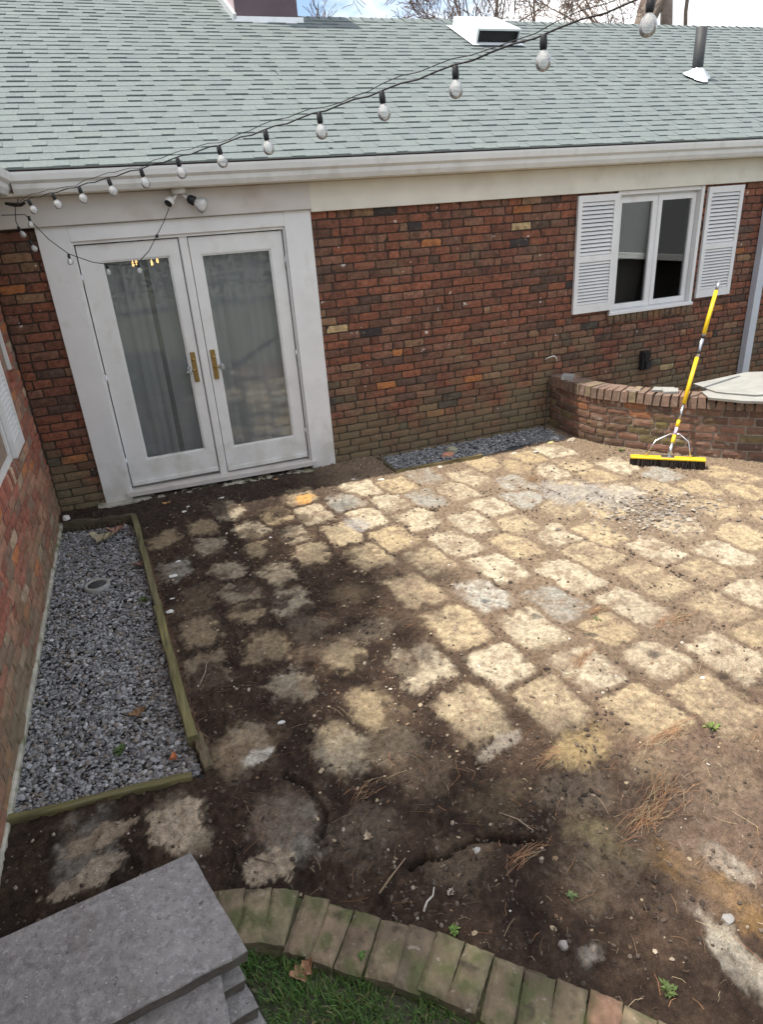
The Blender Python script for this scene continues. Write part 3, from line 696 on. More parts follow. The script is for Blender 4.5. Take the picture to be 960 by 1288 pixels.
for i, (a, b, y, high, wav) in enumerate(tabs):
    base = Vector((0, y, rz(y)))
    t0_ = (.0135 if high else .0080)+U(-.0015, .0015)+wav*.5
    ln = EXPO*1.45; sl = U(-.004, .004)
    if high: ln = EXPO*1.18
    vs = []
    for xx, dy in ((a-.0004, 0), (b+.0004, sl*.4)):
        p0 = base+ud*(dy); p1 = base+ud*ln
        for p, hh in ((p0, -.004), (p0, t0_), (p1, .0015), (p1, -.004)): q = p+nn*hh; vs.append((xx, q.y, q.z))
    fs = [(0,1,2,3), (7,6,5,4), (0,4,5,1), (1,5,6,2), (2,6,7,3), (3,7,4,0)]
    c = lerp(pick(SG), (.151, .178, .177), .5)
    if i < 300:
        o_ = (.5*(a+b), y, rz(y)); MB().add(vs, fs, c).build('shingle', 'shingle', roof, origin=o_)
    else: rest.add(vs, fs, c)
stuff(rest.build('distant_shingles', 'shingle', roof))
for x0, x1, yr in ((XJ+.05, 11.5, RIDGE_R), (-1.9, XJ, RIDGE_L)):
    x = x0
    while x < x1:
        a = x; b = min(x+.14, x1); zr = rz(yr); h_ = .012+U(0, .004)
        MB().add([(a, yr-.13, zr-.065+h_), (b, yr-.13, zr-.065+h_*.4), (b, yr, zr+h_*.6), (a, yr, zr+h_+.004), (b, yr+.13, zr-.065), (a, yr+.13, zr-.065+h_), (a, yr-.13, zr-.078), (b, yr-.13, zr-.078)],
                 [(0,1,2,3), (3,2,4,5), (6,7,1,0)], pick(SG)).build('ridge_cap', 'shingle', roof)
        x += .135
# chimney with flashing
CX0, CX1, CY0, CY1 = 1.775, 2.50, 8.955, 9.75
cm = MB(); zb = rz(CY0)-.2
cm.add([(CX0, CY0, zb), (CX1, CY0, zb), (CX1, CY1, zb), (CX0, CY1, zb), (CX0, CY0, 5.9), (CX1, CY0, 5.9), (CX1, CY1, 5.9), (CX0, CY1, 5.9)], [(4,5,6,7), (0,1,5,4), (1,2,6,5), (2,3,7,6)])
chim = cm.build('chimney', 'chimney_clad', house)
MB().box((CX0-.004, CY0+.002, zb), (CX0+.03, CY1, 5.9)).build('side_panel', 'chimney_side', chim)
MB().bar((CX0-.02, CY0-.05, rz(CY0-.05)+.035), (CX0-.02, CY1, rz(CY1)+.035), .035, .10).build('step_flashing', 'flashing', chim)
MB().box((CX0-.03, CY0-.05, rz(CY0)-.03), (CX1+.05, CY0-.005, rz(CY0)+.04)).build('apron_flashing', 'flashing', chim)
MB().box((CX0-.05, CY0-.05, 5.9), (CX1+.05, CY1+.05, 5.98)).build('chimney_cap', 'flashing', chim)
# box vent
vx0, vx1, vy0, vy1 = 4.43, 5.01, 8.25, 8.85
def rv(x, y, h): q = Vector((x, y, rz(y)))+nn*h; return (x, q.y, q.z)
v_ = MB(); hh = .17
vs = [rv(vx0, vy0, hh), rv(vx1, vy0, hh), rv(vx1, vy1, hh*.75), rv(vx0, vy1, hh*.75), rv(vx0, vy0, .01), rv(vx1, vy0, .01), rv(vx1, vy1, .01), rv(vx0, vy1, .01)]
v_.add(vs, [(0,1,2,3), (0,3,7,4), (1,5,6,2), (2,6,7,3)])
vent = v_.build('roof_vent', 'vent_metal', house)
fr_ = MB()
for a, b in (((vx0, .0), (vx0+.02, hh)), ((vx1-.02, .0), (vx1, hh)), ((vx0+.02, hh-.02), (vx1-.02, hh)), ((vx0+.02, .012), (vx1-.02, .03))):
    fr_.add([rv(a[0], vy0-.001, a[1]), rv(b[0], vy0-.001, a[1]), rv(b[0], vy0-.001, b[1]), rv(a[0], vy0-.001, b[1])], [(0,1,2,3)])
fr_.build('vent_lip', 'vent_metal', vent)
MB().add([rv(vx0+.01, vy0+.05, .01), rv(vx1-.01, vy0+.05, .01), rv(vx1-.01, vy0+.05, hh-.01), rv(vx0+.01, vy0+.05, hh-.01)], [(0,1,2,3)]).build('vent_screen', 'dark_plastic', vent)
MB().add([rv(vx0-.06, vy0-.05, .022), rv(vx1+.06, vy0-.05, .022), rv(vx1+.06, vy1+.05, .022), rv(vx0-.06, vy1+.05, .022)], [(0,1,2,3)]).build('vent_flange', 'vent_metal', vent)
# plumbing vent pipe
px, py = 6.80, 7.20; pz = rz(py)
pp = MB().lathe([(.062, -.1), (.062, .50), (.050, .50), (.048, .35)], (px, py, pz), (0, 0, 1), 14).build('vent_pipe', 'pipe', house, True)
cb = MB(); n_ = 16; vs = []; 
for i in range(n_):
    a = 2*math.pi*i/n_; vs.append((px+.068*math.cos(a), py+.068*math.sin(a), pz+.10))
for i in range(n_):
    a = 2*math.pi*i/n_; rr = .15+.04*math.sin(3*a+1); xx, yy = px+rr*math.cos(a), py+rr*math.sin(a)*.9-.03; vs.append((xx, yy, rz(yy)+.03))
cb.add(vs, [(i, (i+1) % n_, (i+1) % n_+n_, i+n_) for i in range(n_)]); cb.build('pipe_boot', 'flashing', pp, True)

# ------------------------------------------------------------------ the wing on the left
wing = thing('house_wing', 'red brick wing with white louvred shutter beside the gravel bed', 'house wing', (XL, 3, 0))
WY0 = -2.2
mb = MB(); mb.box((XL-.2, WY0, -.1), (XL-.009, YW+.005, 2.5)); wwall = mb.build('brick_wall', 'wing_mortar', wing)
lay(wwall, (XL, YW, 0), (0, -1, 0), (1, 0, 0), YW-.6, -.01, 2.45, [(YW-4.68, YW-3.75, .915, 2.1), (YW-5.53, YW-5.35, 1.36, 2.2)], WNG, 'wing_brick', 230)
MB().bar((XL+.001, 1.2, .0), (XL+.001, 5.90, .015), .026, .04, bev=.008).build('footing', 'footing', wing)
shutter(wing, (XL, 5.085, 0), (0, -1, 0), (1, 0, 0), .405, .935, 2.03, 12)
ww = MB().box((XL-.10, 3.76, .93), (XL-.06, 4.67, 2.09)).build('window', 'interior_dark', wing)
for a, b in (((XL-.09, 4.62, .93), (XL+.004, 4.672, 2.09)), ((XL-.09, 3.76, .93), (XL+.004, 3.81, 2.09)), ((XL-.09, 3.81, 2.03), (XL+.003, 4.62, 2.09)), ((XL-.09, 3.81, .93), (XL+.003, 4.62, .98))): MB().box(a, b).build('window_frame', 'white_paint', ww)
for i in range(14):
    c = (XL+.022, 4.70-i*.0745, .885)
    brick_mesh(c, (0, -1, 0), (1, 0, 0), .062, .10, .07, pick(WNG)).build('sill_brick', 'wing_brick', wwall, origin=c)
tr = MB().box((XL-.05, 5.50, 1.375), (XL+.012, 5.535, 2.30)); tr.build('trim_strip', 'white_paint', wing)
MB().box((XL-.06, 5.36, 1.375), (XL-.02, 5.50, 2.2)).build('window', 'interior_dark', wing)
c = (XL+.03, 5.50, 1.335); brick_mesh(c, (0, -1, 0), (1, 0, 0), .20, .062, .07, (.24, .09, .055)).build('sill_brick', 'wing_brick', wwall, origin=c)
gutter((-.705, 5.735, 2.528), (-.705, WY0, 2.528), (1, 0, 0), wing)
MB().box((XL, WY0, 2.50), (-.70, 5.68, 2.52)).build('soffit', 'frieze_paint', wing)
MB().box((XL-.05, WY0, 2.30), (XL+.03, YW-.08, 2.499)).build('frieze_board', 'head_paint', wing)
MB().box((-.725, WY0, 2.525), (-.707, 5.735, 2.70)).build('fascia_board', 'drip_edge', wing)
wr = MB(); xe = -.66
wr.add([(xe, WY0-.3, EZ), (xe, EY, EZ), (xe-2.4, EY+2.4, EZ+1.2), (xe-2.4, WY0-.3, EZ+1.2), (xe-4.8, WY0-.3, EZ), (xe-4.8, EY, EZ)], [(0,1,2,3), (3,2,5,4)])
wr.add([(xe, WY0-.3, EZ), (xe-2.4, WY0-.3, EZ+1.2), (xe-4.8, WY0-.3, EZ), (xe-4.8, WY0-.3, EZ-.1), (xe, WY0-.3, EZ-.1)], [(0,1,2,3,4)])
wr.build('roof', 'roof_deck', wing)
rest = MB(); k = 0
for k in range(9):
    y = WY0-.2; high = k % 2 == 0
    while y < EY+k*.11:
        wd = U(.12, .24); e0 = xe+.02-k*EXPO/SN; z0_ = EZ+k*EXPO*SL/SN; t_ = .017 if high else .009
        rest.add([(e0, y, z0_), (e0, y+wd, z0_), (e0-.16, y+wd, z0_+.08), (e0-.16, y, z0_+.08), (e0+.005, y, z0_+t_), (e0+.005, y+wd, z0_+t_), (e0-.155, y+wd, z0_+.083), (e0-.155, y, z0_+.083)], [(4,5,6,7), (0,1,5,4), (1,2,6,5), (3,0,4,7)], pick(SG))
        y += wd; high = not high
stuff(rest.build('distant_shingles', 'shingle', wing))

# ------------------------------------------------------------------ low curved garden wall
LWP = [(4.07, 5.925), (4.055, 5.64), (4.065, 5.40), (4.13, 5.14), (4.26, 4.91), (4.47, 4.59), (4.71, 4.31), (5.03, 4.01), (5.42, 3.76), (5.90, 3.60), (6.5, 3.55)]
def spline(pts, n):
    out = []
    for i in range(len(pts)-1):
        p0, p1, p2, p3 = (Vector((*pts[max(0, min(len(pts)-1, j))], 0)) for j in (i-1, i, i+1, i+2))
        for k in range(n):
            t = k/n; out.append(.5*((2*p1)+(p2-p0)*t+(2*p0-5*p1+4*p2-p3)*t*t+(3*p1-p0-3*p2+p3)*t**3))
    out.append(Vector((*pts[-1], 0))); return out
def arclen(sp):
    d = [0]
    for a, b in zip(sp[:-1], sp[1:]): d.append(d[-1]+(b-a).length)
    return d
def at_len(sp, d, s):
    s = max(0, min(s, d[-1]-1e-5)); i = int(np.searchsorted(d, s, side='right'))-1; i = min(i, len(sp)-2)
    t = (s-d[i])/(d[i+1]-d[i]); p = sp[i].lerp(sp[i+1], t); tg = (sp[min(i+2, len(sp)-1)]-sp[max(i-1, 0)]).normalized()
    return p, tg
sp = spline(LWP, 12); dl = arclen(sp)
gw = thing('garden_wall', 'low curved brick garden wall with rowlock cap behind the broom', 'wall', (4.2, 4.87, 0))
core = MB(); vs = []; fs = []; ns = 70; LWT = .455
for i in range(ns+1):
    p, tg = at_len(sp, dl, dl[-1]*i/ns); nrm = Vector((tg.y, -tg.x, 0))   # outward, to the patio side
    for off, z in ((-.009, -.08), (-.009, LWT+.05), (-.205, LWT+.05), (-.205, -.08)): q = p+nrm*off; vs.append((q.x, q.y, z))
for i in range(ns):
    for j in range(4): fs.append((i*4+j, i*4+(j+1) % 4, i*4+4+(j+1) % 4, i*4+4+j))
core.add(vs, fs); corew = core.build('core', 'low_mortar', gw)
for k in range(6):
    s = -.1 if k % 2 else 0; z = .005+k*.076
    while s < dl[-1]:
        wd = .213+U(-.008, .008)
        if random.random() < .12: wd *= .6
        a, b = max(s, .0), min(s+wd, dl[-1]); s += wd
        if b-a < .04: continue
        p, tg = at_len(sp, dl, (a+b)/2); nrm = Vector((tg.y, -tg.x, 0)); c = (p.x, p.y, z+.038)
        brick_mesh(c, tg, nrm, b-a-.015, .060, .04, pick(LOW), proud=U(.0, .009)).build('brick', 'low_brick', gw, origin=c)
# rowlock cap: bricks on edge across the wall
s = .0
while s < dl[-1]:
    p, tg = at_len(sp, dl, s+.036); nrm = Vector((tg.y, -tg.x, 0)); tilt = U(-.006, .006)
    c = p-nrm*.095; zc = LWT+.052+U(-.004, .005); b = MB()
    e = Vector((0, 0, .05)); hw = tg*(.031+U(-.003, .003)); ln = nrm*(.118+U(-.006, .006)); vs = []
    for sz in (-1, 1):
        for sa, sb in ((-1,-1),(1,-1),(1,1),(-1,1)):
            k_ = .94 if sz > 0 else 1
            vs.append(Vector((c.x, c.y, zc))+hw*sa*k_+ln*sb*k_+e*sz+tg*tilt*sz)
    b.add(vs, [(0,3,2,1),(4,5,6,7),(0,1,5,4),(1,2,6,5),(2,3,7,6),(3,0,4,7)], lerp(pick(LOW), (.26, .20, .16), .35))
    b.build('cap_brick', 'low_brick', gw, origin=(c.x, c.y, zc))
    s += .0755
CAPZ = LWT+.105
def irregular(poly, z, t, tiltx=0, tilty=0, name='flagstone', matn='flagstone'):
    cx = sum(p[0] for p in poly)/len(poly); cy = sum(p[1] for p in poly)/len(poly); n = len(poly); vs = []
    pts = []
    for i in range(n):
        a, b = poly[i], poly[(i+1) % n]
        for k in range(3): t_ = k/3; pts.append((a[0]+(b[0]-a[0])*t_+U(-.006, .006), a[1]+(b[1]-a[1])*t_+U(-.006, .006)))
    n = len(pts)
    for zz, k_ in ((0, .985), (t*.85, 1), (t, .975)):
        for x, y in pts:
            X_, Y_ = cx+(x-cx)*k_, cy+(y-cy)*k_; vs.append((X_, Y_, z+zz+(X_-cx)*tiltx+(Y_-cy)*tilty))
    fs = [tuple(range(n))[::-1], tuple(range(2*n, 3*n))]
    for l in range(2): fs += [(l*n+i, l*n+(i+1) % n, l*n+n+(i+1) % n, l*n+n+i) for i in range(n)]
    return MB().add(vs, fs).build(name, matn, None, origin=(cx, cy, z))
tag(irregular([(4.60, 4.30), (4.74, 4.07), (4.98, 3.86), (5.34, 3.68), (5.6, 3.9), (5.35, 4.3), (4.95, 4.5), (4.70, 4.48)], CAPZ, .026), 'lower pale flagstone overhanging the garden wall under another flagstone', 'flagstone')
tag(irregular([(4.80, 4.68), (4.74, 4.36), (4.90, 4.10), (5.40, 3.84), (5.85, 4.1), (5.75, 4.5), (5.45, 4.70)], CAPZ+.028, .026, .02, .0), 'upper large pale flagstone lying on the garden wall below the downspout', 'flagstone')
tag(irregular([(4.44, 4.66), (4.55, 4.60), (4.62, 4.68), (4.50, 4.76)], CAPZ-.004, .028, .03, .05), 'small broken grey stone lying flat on the wall cap beside the broom', 'stone')
tag(irregular([(4.40, 4.79), (4.56, 4.68), (4.64, 4.75), (4.50, 4.86)], CAPZ-.002, .020), 'thin brown stone chip at the back of the wall cap beside the broom', 'stone')
tag(irregular([(4.24, 4.93), (4.33, 4.84), (4.36, 4.88), (4.27, 4.97)], CAPZ-.004, .012, name='flagstone', matn='bark'), 'flat dark chip of bark on the middle of the wall cap', 'bark chip')
tag(irregular([(4.02, 5.66), (4.10, 5.60), (4.18, 5.66), (4.10, 5.74)], CAPZ-.004, .045, name='stone', matn='flagstone'), 'rounded grey stone on the wall cap end against the house', 'stone')

# ------------------------------------------------------------------ push broom leaning on the wall
BC = Vector((4.235, 4.315, 0)); bd = Vector((.50, -.41, 0)).normalized(); bn = Vector((bd.y, -bd.x, 0)); gzb = gz(4.23, 4.31)
br = thing('push_broom', 'yellow push broom with telescopic handle leaning on the garden wall', 'broom', (BC.x, BC.y, gzb))
hz = gzb+.075
MB().bar((*(BC-bd*.31).xy, hz), (*(BC+bd*.31).xy, hz), .065, .026, bev=.008).build('broom_block', 'yellow', br)
bm_ = MB()
for i in range(1500):
    s_, t_ = U(-.308, .308), U(-.034, .034); p = BC+bd*s_+bn*t_; q = p+bn*(t_*.5+U(-.01, .01))+bd*U(-.012, .012); a = U(0, 3.14); wv = Vector((math.cos(a), math.sin(a), 0))*.0032
    zt, zb_ = hz-.008, gzb-.004
    bm_.add([(p.x-wv.x, p.y-wv.y, zt), (p.x+wv.x, p.y+wv.y, zt), (q.x+wv.x, q.y+wv.y, zb_), (q.x-wv.x, q.y-wv.y, zb_)], [(0,1,2,3)])
bm_.bar((*(BC-bd*.30).xy, hz-.035), (*(BC+bd*.30).xy, hz-.035), .05, .05); bm_.build('bristles', 'bristle', br)
p0 = Vector((BC.x+.03, BC.y+.02, hz+.012)); p1 = Vector((4.955, 4.70, 1.497)); dv = (p1-p0)
def seg(a, b): return [p0+dv*a, p0+dv*b]
MB().tube(seg(-.005, .075), .017, 10).build('socket', 'steel', br, True)
for a, b, rr, mt, nm in ((.06, .12, .0165, 'yellow', 'handle_lower'), (.12, .165, .0152, 'label_paint', 'label_sleeve'), (.165, .205, .0165, 'yellow', 'handle_lower'), (.205, .30, .0125, 'steel', 'telescopic_tube'), (.30, .565, .0175, 'yellow', 'handle_grip'), (.565, .70, .0150, 'steel', 'lock_collar'), (.70, .945, .0175, 'yellow', 'handle_upper'), (.945, 1.0, .0130, 'steel', 'hanging_tip')):
    MB().tube(seg(a, b), rr, 12).build(nm, mt, br, True)
MB().tube(seg(.585, .60), .0185, 10).build('collar_ring', 'black', br, True); MB().tube(seg(.675, .69), .0185, 10).build('collar_ring', 'black', br, True)
for sg in (-1, 1):
    a = p0+dv*.125; e = BC+bd*sg*.19; e.z = hz+.012
    mid = a.lerp(e, .45)+bd*sg*.05+Vector((0, 0, .03))
    MB().tube([a, a+bd*sg*.04+Vector((0, 0, .0)), mid, e], .0065, 8).build('brace', 'steel', br, True)
MB().bar((*(BC-bd*.055).xy, hz+.016), (*(BC+bd*.055).xy, hz+.016), .05, .010).build('bracket', 'steel', br)
# dustpan-like scrap of grey sheet behind the broom head
tag(irregular([(4.20, 4.50), (4.31, 4.42), (4.36, 4.47), (4.24, 4.57)], gz(4.28, 4.49)+.004, .012, .0, .1), 'grey scrap of stone lying between the broom head and the garden wall', 'stone')

# ------------------------------------------------------------------ gravel beds, timbers, drain
GRV = [((.25, .25, .255), 7), ((.32, .325, .335), 6), ((.41, .415, .42), 3), ((.18, .178, .178), 4), ((.28, .245, .21), 2.2), ((.52, .52, .51), .7), ((.21, .175, .14), 1.6)]
ico = bmesh.new(); bmesh.ops.create_icosphere(ico, subdivisions=1, radius=1); ICV = [v.co.copy() for v in ico.verts]; ICF = [tuple(v.index for v in f.verts) for f in ico.faces]; ico.free()
def stone(mb_, x, y, z, s, c, flat=.6):
    a = U(0, 6.28); ca, sa = math.cos(a), math.sin(a); sx, sy, sz = s*U(.8, 1.35), s*U(.6, 1.0), s*flat*U(.7, 1.25); t1, t2 = U(-.5, .5), U(-.5, .5)
    vs = []
    for v in ICV:
        k = U(.78, 1.2); px, py, pz = v.x*sx*k, v.y*sy*k, v.z*sz*k; pz += px*t1*.5+py*t2*.5
        vs.append((x+px*ca-py*sa, y+px*sa+py*ca, z+pz))
    mb_.add(vs, ICF, c)
GRV = [(tuple(v*.87 for v in c), w_) for c, w_ in GRV]
def bed_right(y): return float(np.interp(y, [2.40, 2.62, 3.87, 5.52], [-.118, -.150, -.235, -.335]))
gb = MB(); ztop = -.005
gb.add([(-.96, 2.40, ztop-.022), (-.10, 2.36, ztop-.022), (-.33, 5.58, ztop-.045), (-.96, 5.75, ztop-.045)], [(0,1,2,3)], (.07, .065, .06))
cnt = 0
while cnt < 15500:
    y = 2.40+3.25*random.random()**1.12; x = U(XL-.01, -.09)
    if x > bed_right(y)+.0 or y < 2.47-.125*(x+.915) or y > 5.66-.25*(x+.92): continue
    if (x+.613)**2+(y-4.467)**2 < .085**2: continue
    dip = -.03*float(sstep(4.9, 5.6, np.array(y)))+.012*math.sin(x*9+y*2.1)*.5
    c = jit(pick(GRV), .15)
    if random.random() < .5*float(sstep(-.5, -.25, np.array(x))): c = lerp(c, (.16, .13, .10), .5)
    stone(gb, x, y, ztop-.012+dip+U(-.008, .012), (U(.0050, .0105) if random.random() < .8 else U(.010, .019)), c); cnt += 1
stuff(gb.build('gravel', 'gravel'), 'crushed grey gravel filling the timber edged bed by the wing', 'gravel')
gs = MB(); gs.add([(2.03, 5.42, -.022), (3.95, 5.40, -.022), (4.02, 5.94, -.022), (2.00, 5.94, -.022)], [(0,1,2,3)], (.07, .07, .075))
for i in range(4200):
    x, y = U(2.05, 3.99), U(5.41, 5.905)
    if x > 2.9 and y < 5.46+.05*math.sin(x*6): continue
    if x < 2.08+(5.80-y)*.02: continue
    stone(gs, x, y, -.006+U(-.008, .010), U(.007, .015), jit(pick(GRV[:4]+GRV[5:6]), .15))
stuff(gs.build('gravel', 'gravel'), 'narrow strip of blue grey gravel along the foot of the house wall', 'gravel')
OLIVE = (.165, .150, .060); OLD = (.115, .095, .065)
def timber(p, q, z0, z1, wd, c, label, n=10):
    p = Vector(p); q = Vector(q); d = (q-p); tg = d.normalized(); sd = Vector((tg.y, -tg.x, 0)); m_ = MB(); vs = []; fs = []; cs = []
    for i in range(n+1):
        b = p+d*i/n+sd*U(-.003, .003); h = z1+U(-.003, .003); w2 = wd/2+U(-.002, .002)
        for s_, z in ((-1, z0), (-1, h-.006), (-.8, h), (.8, h), (1, h-.006), (1, z0)):
            v = b+sd*s_*w2; vs.append((v.x, v.y, z)); cs.append(jit(lerp(c, OLD, U(0, .35)), .12))
    for i in range(n):
        for j in range(5): fs.append((i*6+j, i*6+j+1, i*6+7+j, i*6+6+j))
    fs += [tuple(range(6)), tuple(range(n*6, n*6+6))[::-1]]
    m_.add(vs, fs, cs); return tag(m_.build('edging_timber', 'timber' if abs(d.y) > abs(d.x) else 'timber_across', None), label, 'timber', 'timbers round the gravel bed')
timber((-.333, 5.56, 0), (-.222, 3.90, 0), -.06, .045, .046, (.15, .135, .065), 'longest mossy edging timber, its end meeting the corner before the doors')
timber((-.226, 3.895, 0), (-.140, 2.585, 0), -.06, .052, .050, OLIVE, 'brighter green edging timber in the middle of the long bed side')
timber((-.118, 2.63, 0), (-.088, 2.385, 0), -.06, .030, .046, (.13, .105, .06), 'short brown end piece of edging timber sunk at the bed corner')
timber((-.918, 2.452, 0), (-.165, 2.375, 0), -.06, .030, .036, (.17, .155, .06), 'green edging timber closing the bed near the stacked slabs')
timber((-.92, 5.715, 0), (-.335, 5.575, 0), -.08, .040, .045, (.10, .08, .05), 'dark edging timber closing the bed before the door casing')
timber((2.035, 5.405, 0), (2.93, 5.375, 0), -.05, .035, .026, (.20, .16, .07), 'thin board edging the gravel strip below the house wall')
timber((2.02, 5.84, 0), (2.035, 5.41, 0), -.05, .034, .026, (.12, .10, .06), 'short end board of the gravel strip beside the door casing')
dc = thing('drain_cover', 'round white drain ring with dark cover set in the gravel bed', 'drain cover', (-.613, 4.467, 0))
MB().lathe([(.088, -.05), (.088, .006), (.082, .012), (.066, .012), (.062, .004)], (-.613, 4.467, .0), (0, 0, 1), 26).build('ring', 'flagstone', dc, True)
MB().lathe([(.064, -.02), (.064, .005), (.03, .010), (.001, .011)], (-.613, 4.467, .0), (0, 0, 1), 22).build('lid', 'pipe', dc, True)
def rock(x, y, s, c, label, flat=.6, z=None, name='rock', cat='rock', grp=None):
    m_ = MB(); b = bmesh.new(); bmesh.ops.create_icosphere(b, subdivisions=2, radius=1); ph = [U(0, 6) for _ in range(6)]
    zz = gz(x, y) if z is None else z; vs = []
    for v in b.verts:
        k = 1+.16*math.sin(3*v.co.x+ph[0])+.14*math.sin(4*v.co.y+ph[1])+.12*math.sin(5*v.co.z+ph[2])+U(-.05, .05)
        vs.append((x+v.co.x*s*1.25*k, y+v.co.y*s*.9*k, zz+s*flat*.55+v.co.z*s*flat*k))
    m_.add(vs, [tuple(v.index for v in f.verts) for f in b.faces], c); b.free()
    return tag(m_.build(name, 'rock', None, origin=(x, y, zz)), label, cat, grp)
rock(3.86, 5.50, .075, (.58, .56, .52), 'pale white rock in the corner of the house and garden wall')
rock(2.77, 5.70, .055, (.36, .35, .25), 'rounded olive grey rock on the gravel strip', z=-.01)
rock(2.67, 5.60, .06, (.50, .24, .15), 'flat orange brick fragment on the gravel strip', .4, z=-.01)
rock(3.72, 5.38, .035, (.46, .42, .20), 'small yellowish stone at the gravel strip end', z=-.01)
rock(3.95, 5.34, .035, (.45, .38, .30), 'small tan stone beside the pale white rock')
rock(1.455, .969, .018, (.26, .25, .24), 'grey pebble on the brown soil beside the pale strip')
rock(.909, 1.116, .016, (.28, .25, .23), 'pinkish pebble on dark soil just behind the brick edging')
rock(.817, 1.544, .013, (.34, .32, .30), 'small light pebble at the crack end in the soil')
rock(-.17, 2.409, .016, (.70, .69, .66), 'smooth white pebble at the timber corner of the gravel bed', .6)
rock(-.87, 5.72, .03, (.60, .58, .54), 'white stone chip in the corner of wing and house', .7)
# white chips scattered by the doors
for k, (x, y, s) in enumerate(((-.10, 4.32, .022), (-.16, 3.86, .020), (-.05, 4.55, .017), (.08, 5.45, .018), (.12, 5.52, .014), (.42, 5.58, .016), (.66, 4.62, .011), (.36, 4.10, .008), (.28, 2.55, .014), (-.13, 4.02, .011))):
    rock(x, y, s, (.66, .65, .62), 'small white chip lying on the dark soil between bed and doors', .35, name='stone_chip', cat='stone chip', grp='white chips on the dark soil')
for k, (x, y) in enumerate(((1.85, 5.32), (1.62, 5.43), (2.45, 5.30), (3.25, 5.30), (3.45, 5.22))):
    rock(x, y, U(.016, .024), (.58, .55, .48), 'small pale chip on sunny soil in front of the gravel strip', .4, name='stone_chip', cat='stone chip', grp='pale chips by the gravel strip')

# ------------------------------------------------------------------ brick edging arc
EDG = [((.225, .175, .11), 6), ((.215, .16, .105), 5), ((.20, .168, .10), 4), ((.185, .15, .10), 3), ((.26, .15, .10), 1.8)]
sp2 = spline(ARC, 10); d2_ = arclen(sp2)
be = thing('brick_edging', 'curved edging of flat mossy bricks between soil and grass', 'edging', (.56, 1.2, 0))
s = .0; k = 0
while s < d2_[-1]-.05:
    p, tg = at_len(sp2, d2_, s+.048); nrm = Vector((-tg.y, tg.x, 0))
    if nrm.y > 0: nrm = -nrm
    off = U(-.006, .006); zt = .028+U(-.004, .004)
    if p.x < .17: off -= .012; zt += .012
    rot = U(-.03, .03); tg2 = (tg*math.cos(rot)+nrm*math.sin(rot)); n2_ = (nrm*math.cos(rot)-tg*math.sin(rot))
    c = p+n2_*(.102+off); hw, hl = .0478+U(-.002, .0015), .1005+U(-.004, .003); b = MB(); vs = []; cs = []
    base = pick(EDG); tl = U(-.03, .03); tl2 = U(-.04, .04); NA, NB = 7, 12
    for ia in range(NA):
        for ib in range(NB):
            sa, sb = -1+2*ia/(NA-1), -1+2*ib/(NB-1); rim = ia in (0, NA-1) or ib in (0, NB-1)
            e_ = min(1-abs(sa)**1, 1)*hw; e2 = (1-abs(sb))*hl; dd = min(e_, e2)
            z_ = zt-.004*max(0, 1-dd/.008)**2+U(-.0012, .0012)-(U(0, .004) if rim else 0)+sa*hw*tl+sb*hl*tl2
            q = c+tg2*(sa*hw+U(-.0012, .0012))+n2_*(sb*hl+U(-.0015, .0015)); vs.append((q.x, q.y, z_)); cs.append(jit(lerp(base, (.085, .08, .045), (.7 if rim else .15)*U(.3, 1)), .08))
    fs = [(a_*NB+b_, a_*NB+b_+1, (a_+1)*NB+b_+1, (a_+1)*NB+b_) for a_ in range(NA-1) for b_ in range(NB-1)]
    ring = [ib for ib in range(NB)]+[ia*NB+NB-1 for ia in range(1, NA)]+[(NA-1)*NB+ib for ib in range(NB-2, -1, -1)]+[ia*NB for ia in range(NA-2, 0, -1)]
    o_ = len(vs)
    for r_ in ring: x_, y_, z_ = vs[r_]; vs.append((x_, y_, -.05)); cs.append(jit((.10, .085, .055), .2))
    for q_ in range(len(ring)): a_, b_ = ring[q_], ring[(q_+1) % len(ring)]; fs.append((a_, o_+q_, o_+(q_+1) % len(ring), b_))
    nz = sum(1 for _ in range(1)); b.add(vs, fs, cs); b.build('brick', 'edging', be, origin=(c.x, c.y, 0))
    s += .0990+U(-.002, .002)+(.018 if abs(p.x-.13) < .05 else 0); k += 1

bed = MB(); vs = []; nb = 120
for i in range(nb+1):
    p, tg = at_len(sp2, d2_, d2_[-1]*i/nb); nrm = Vector((-tg.y, tg.x, 0))
    if nrm.y > 0: nrm = -nrm
    for o_, z_ in ((-.012, -.05), (-.004, .006), (.05, .014), (.10, .012), (.15, .012), (.192, .004), (.20, -.06)): q = p+nrm*o_; vs.append((q.x, q.y, z_+U(-.004, .004)))
bed.add(vs, [(i*7+j, i*7+j+1, i*7+8+j, i*7+7+j) for i in range(nb) for j in range(6)], [jit(random.choice([(.06, .07, .025), (.07, .055, .04), (.085, .10, .03)]), .2) for _ in vs])
bed.build('joint_fill', 'edging', be, True)

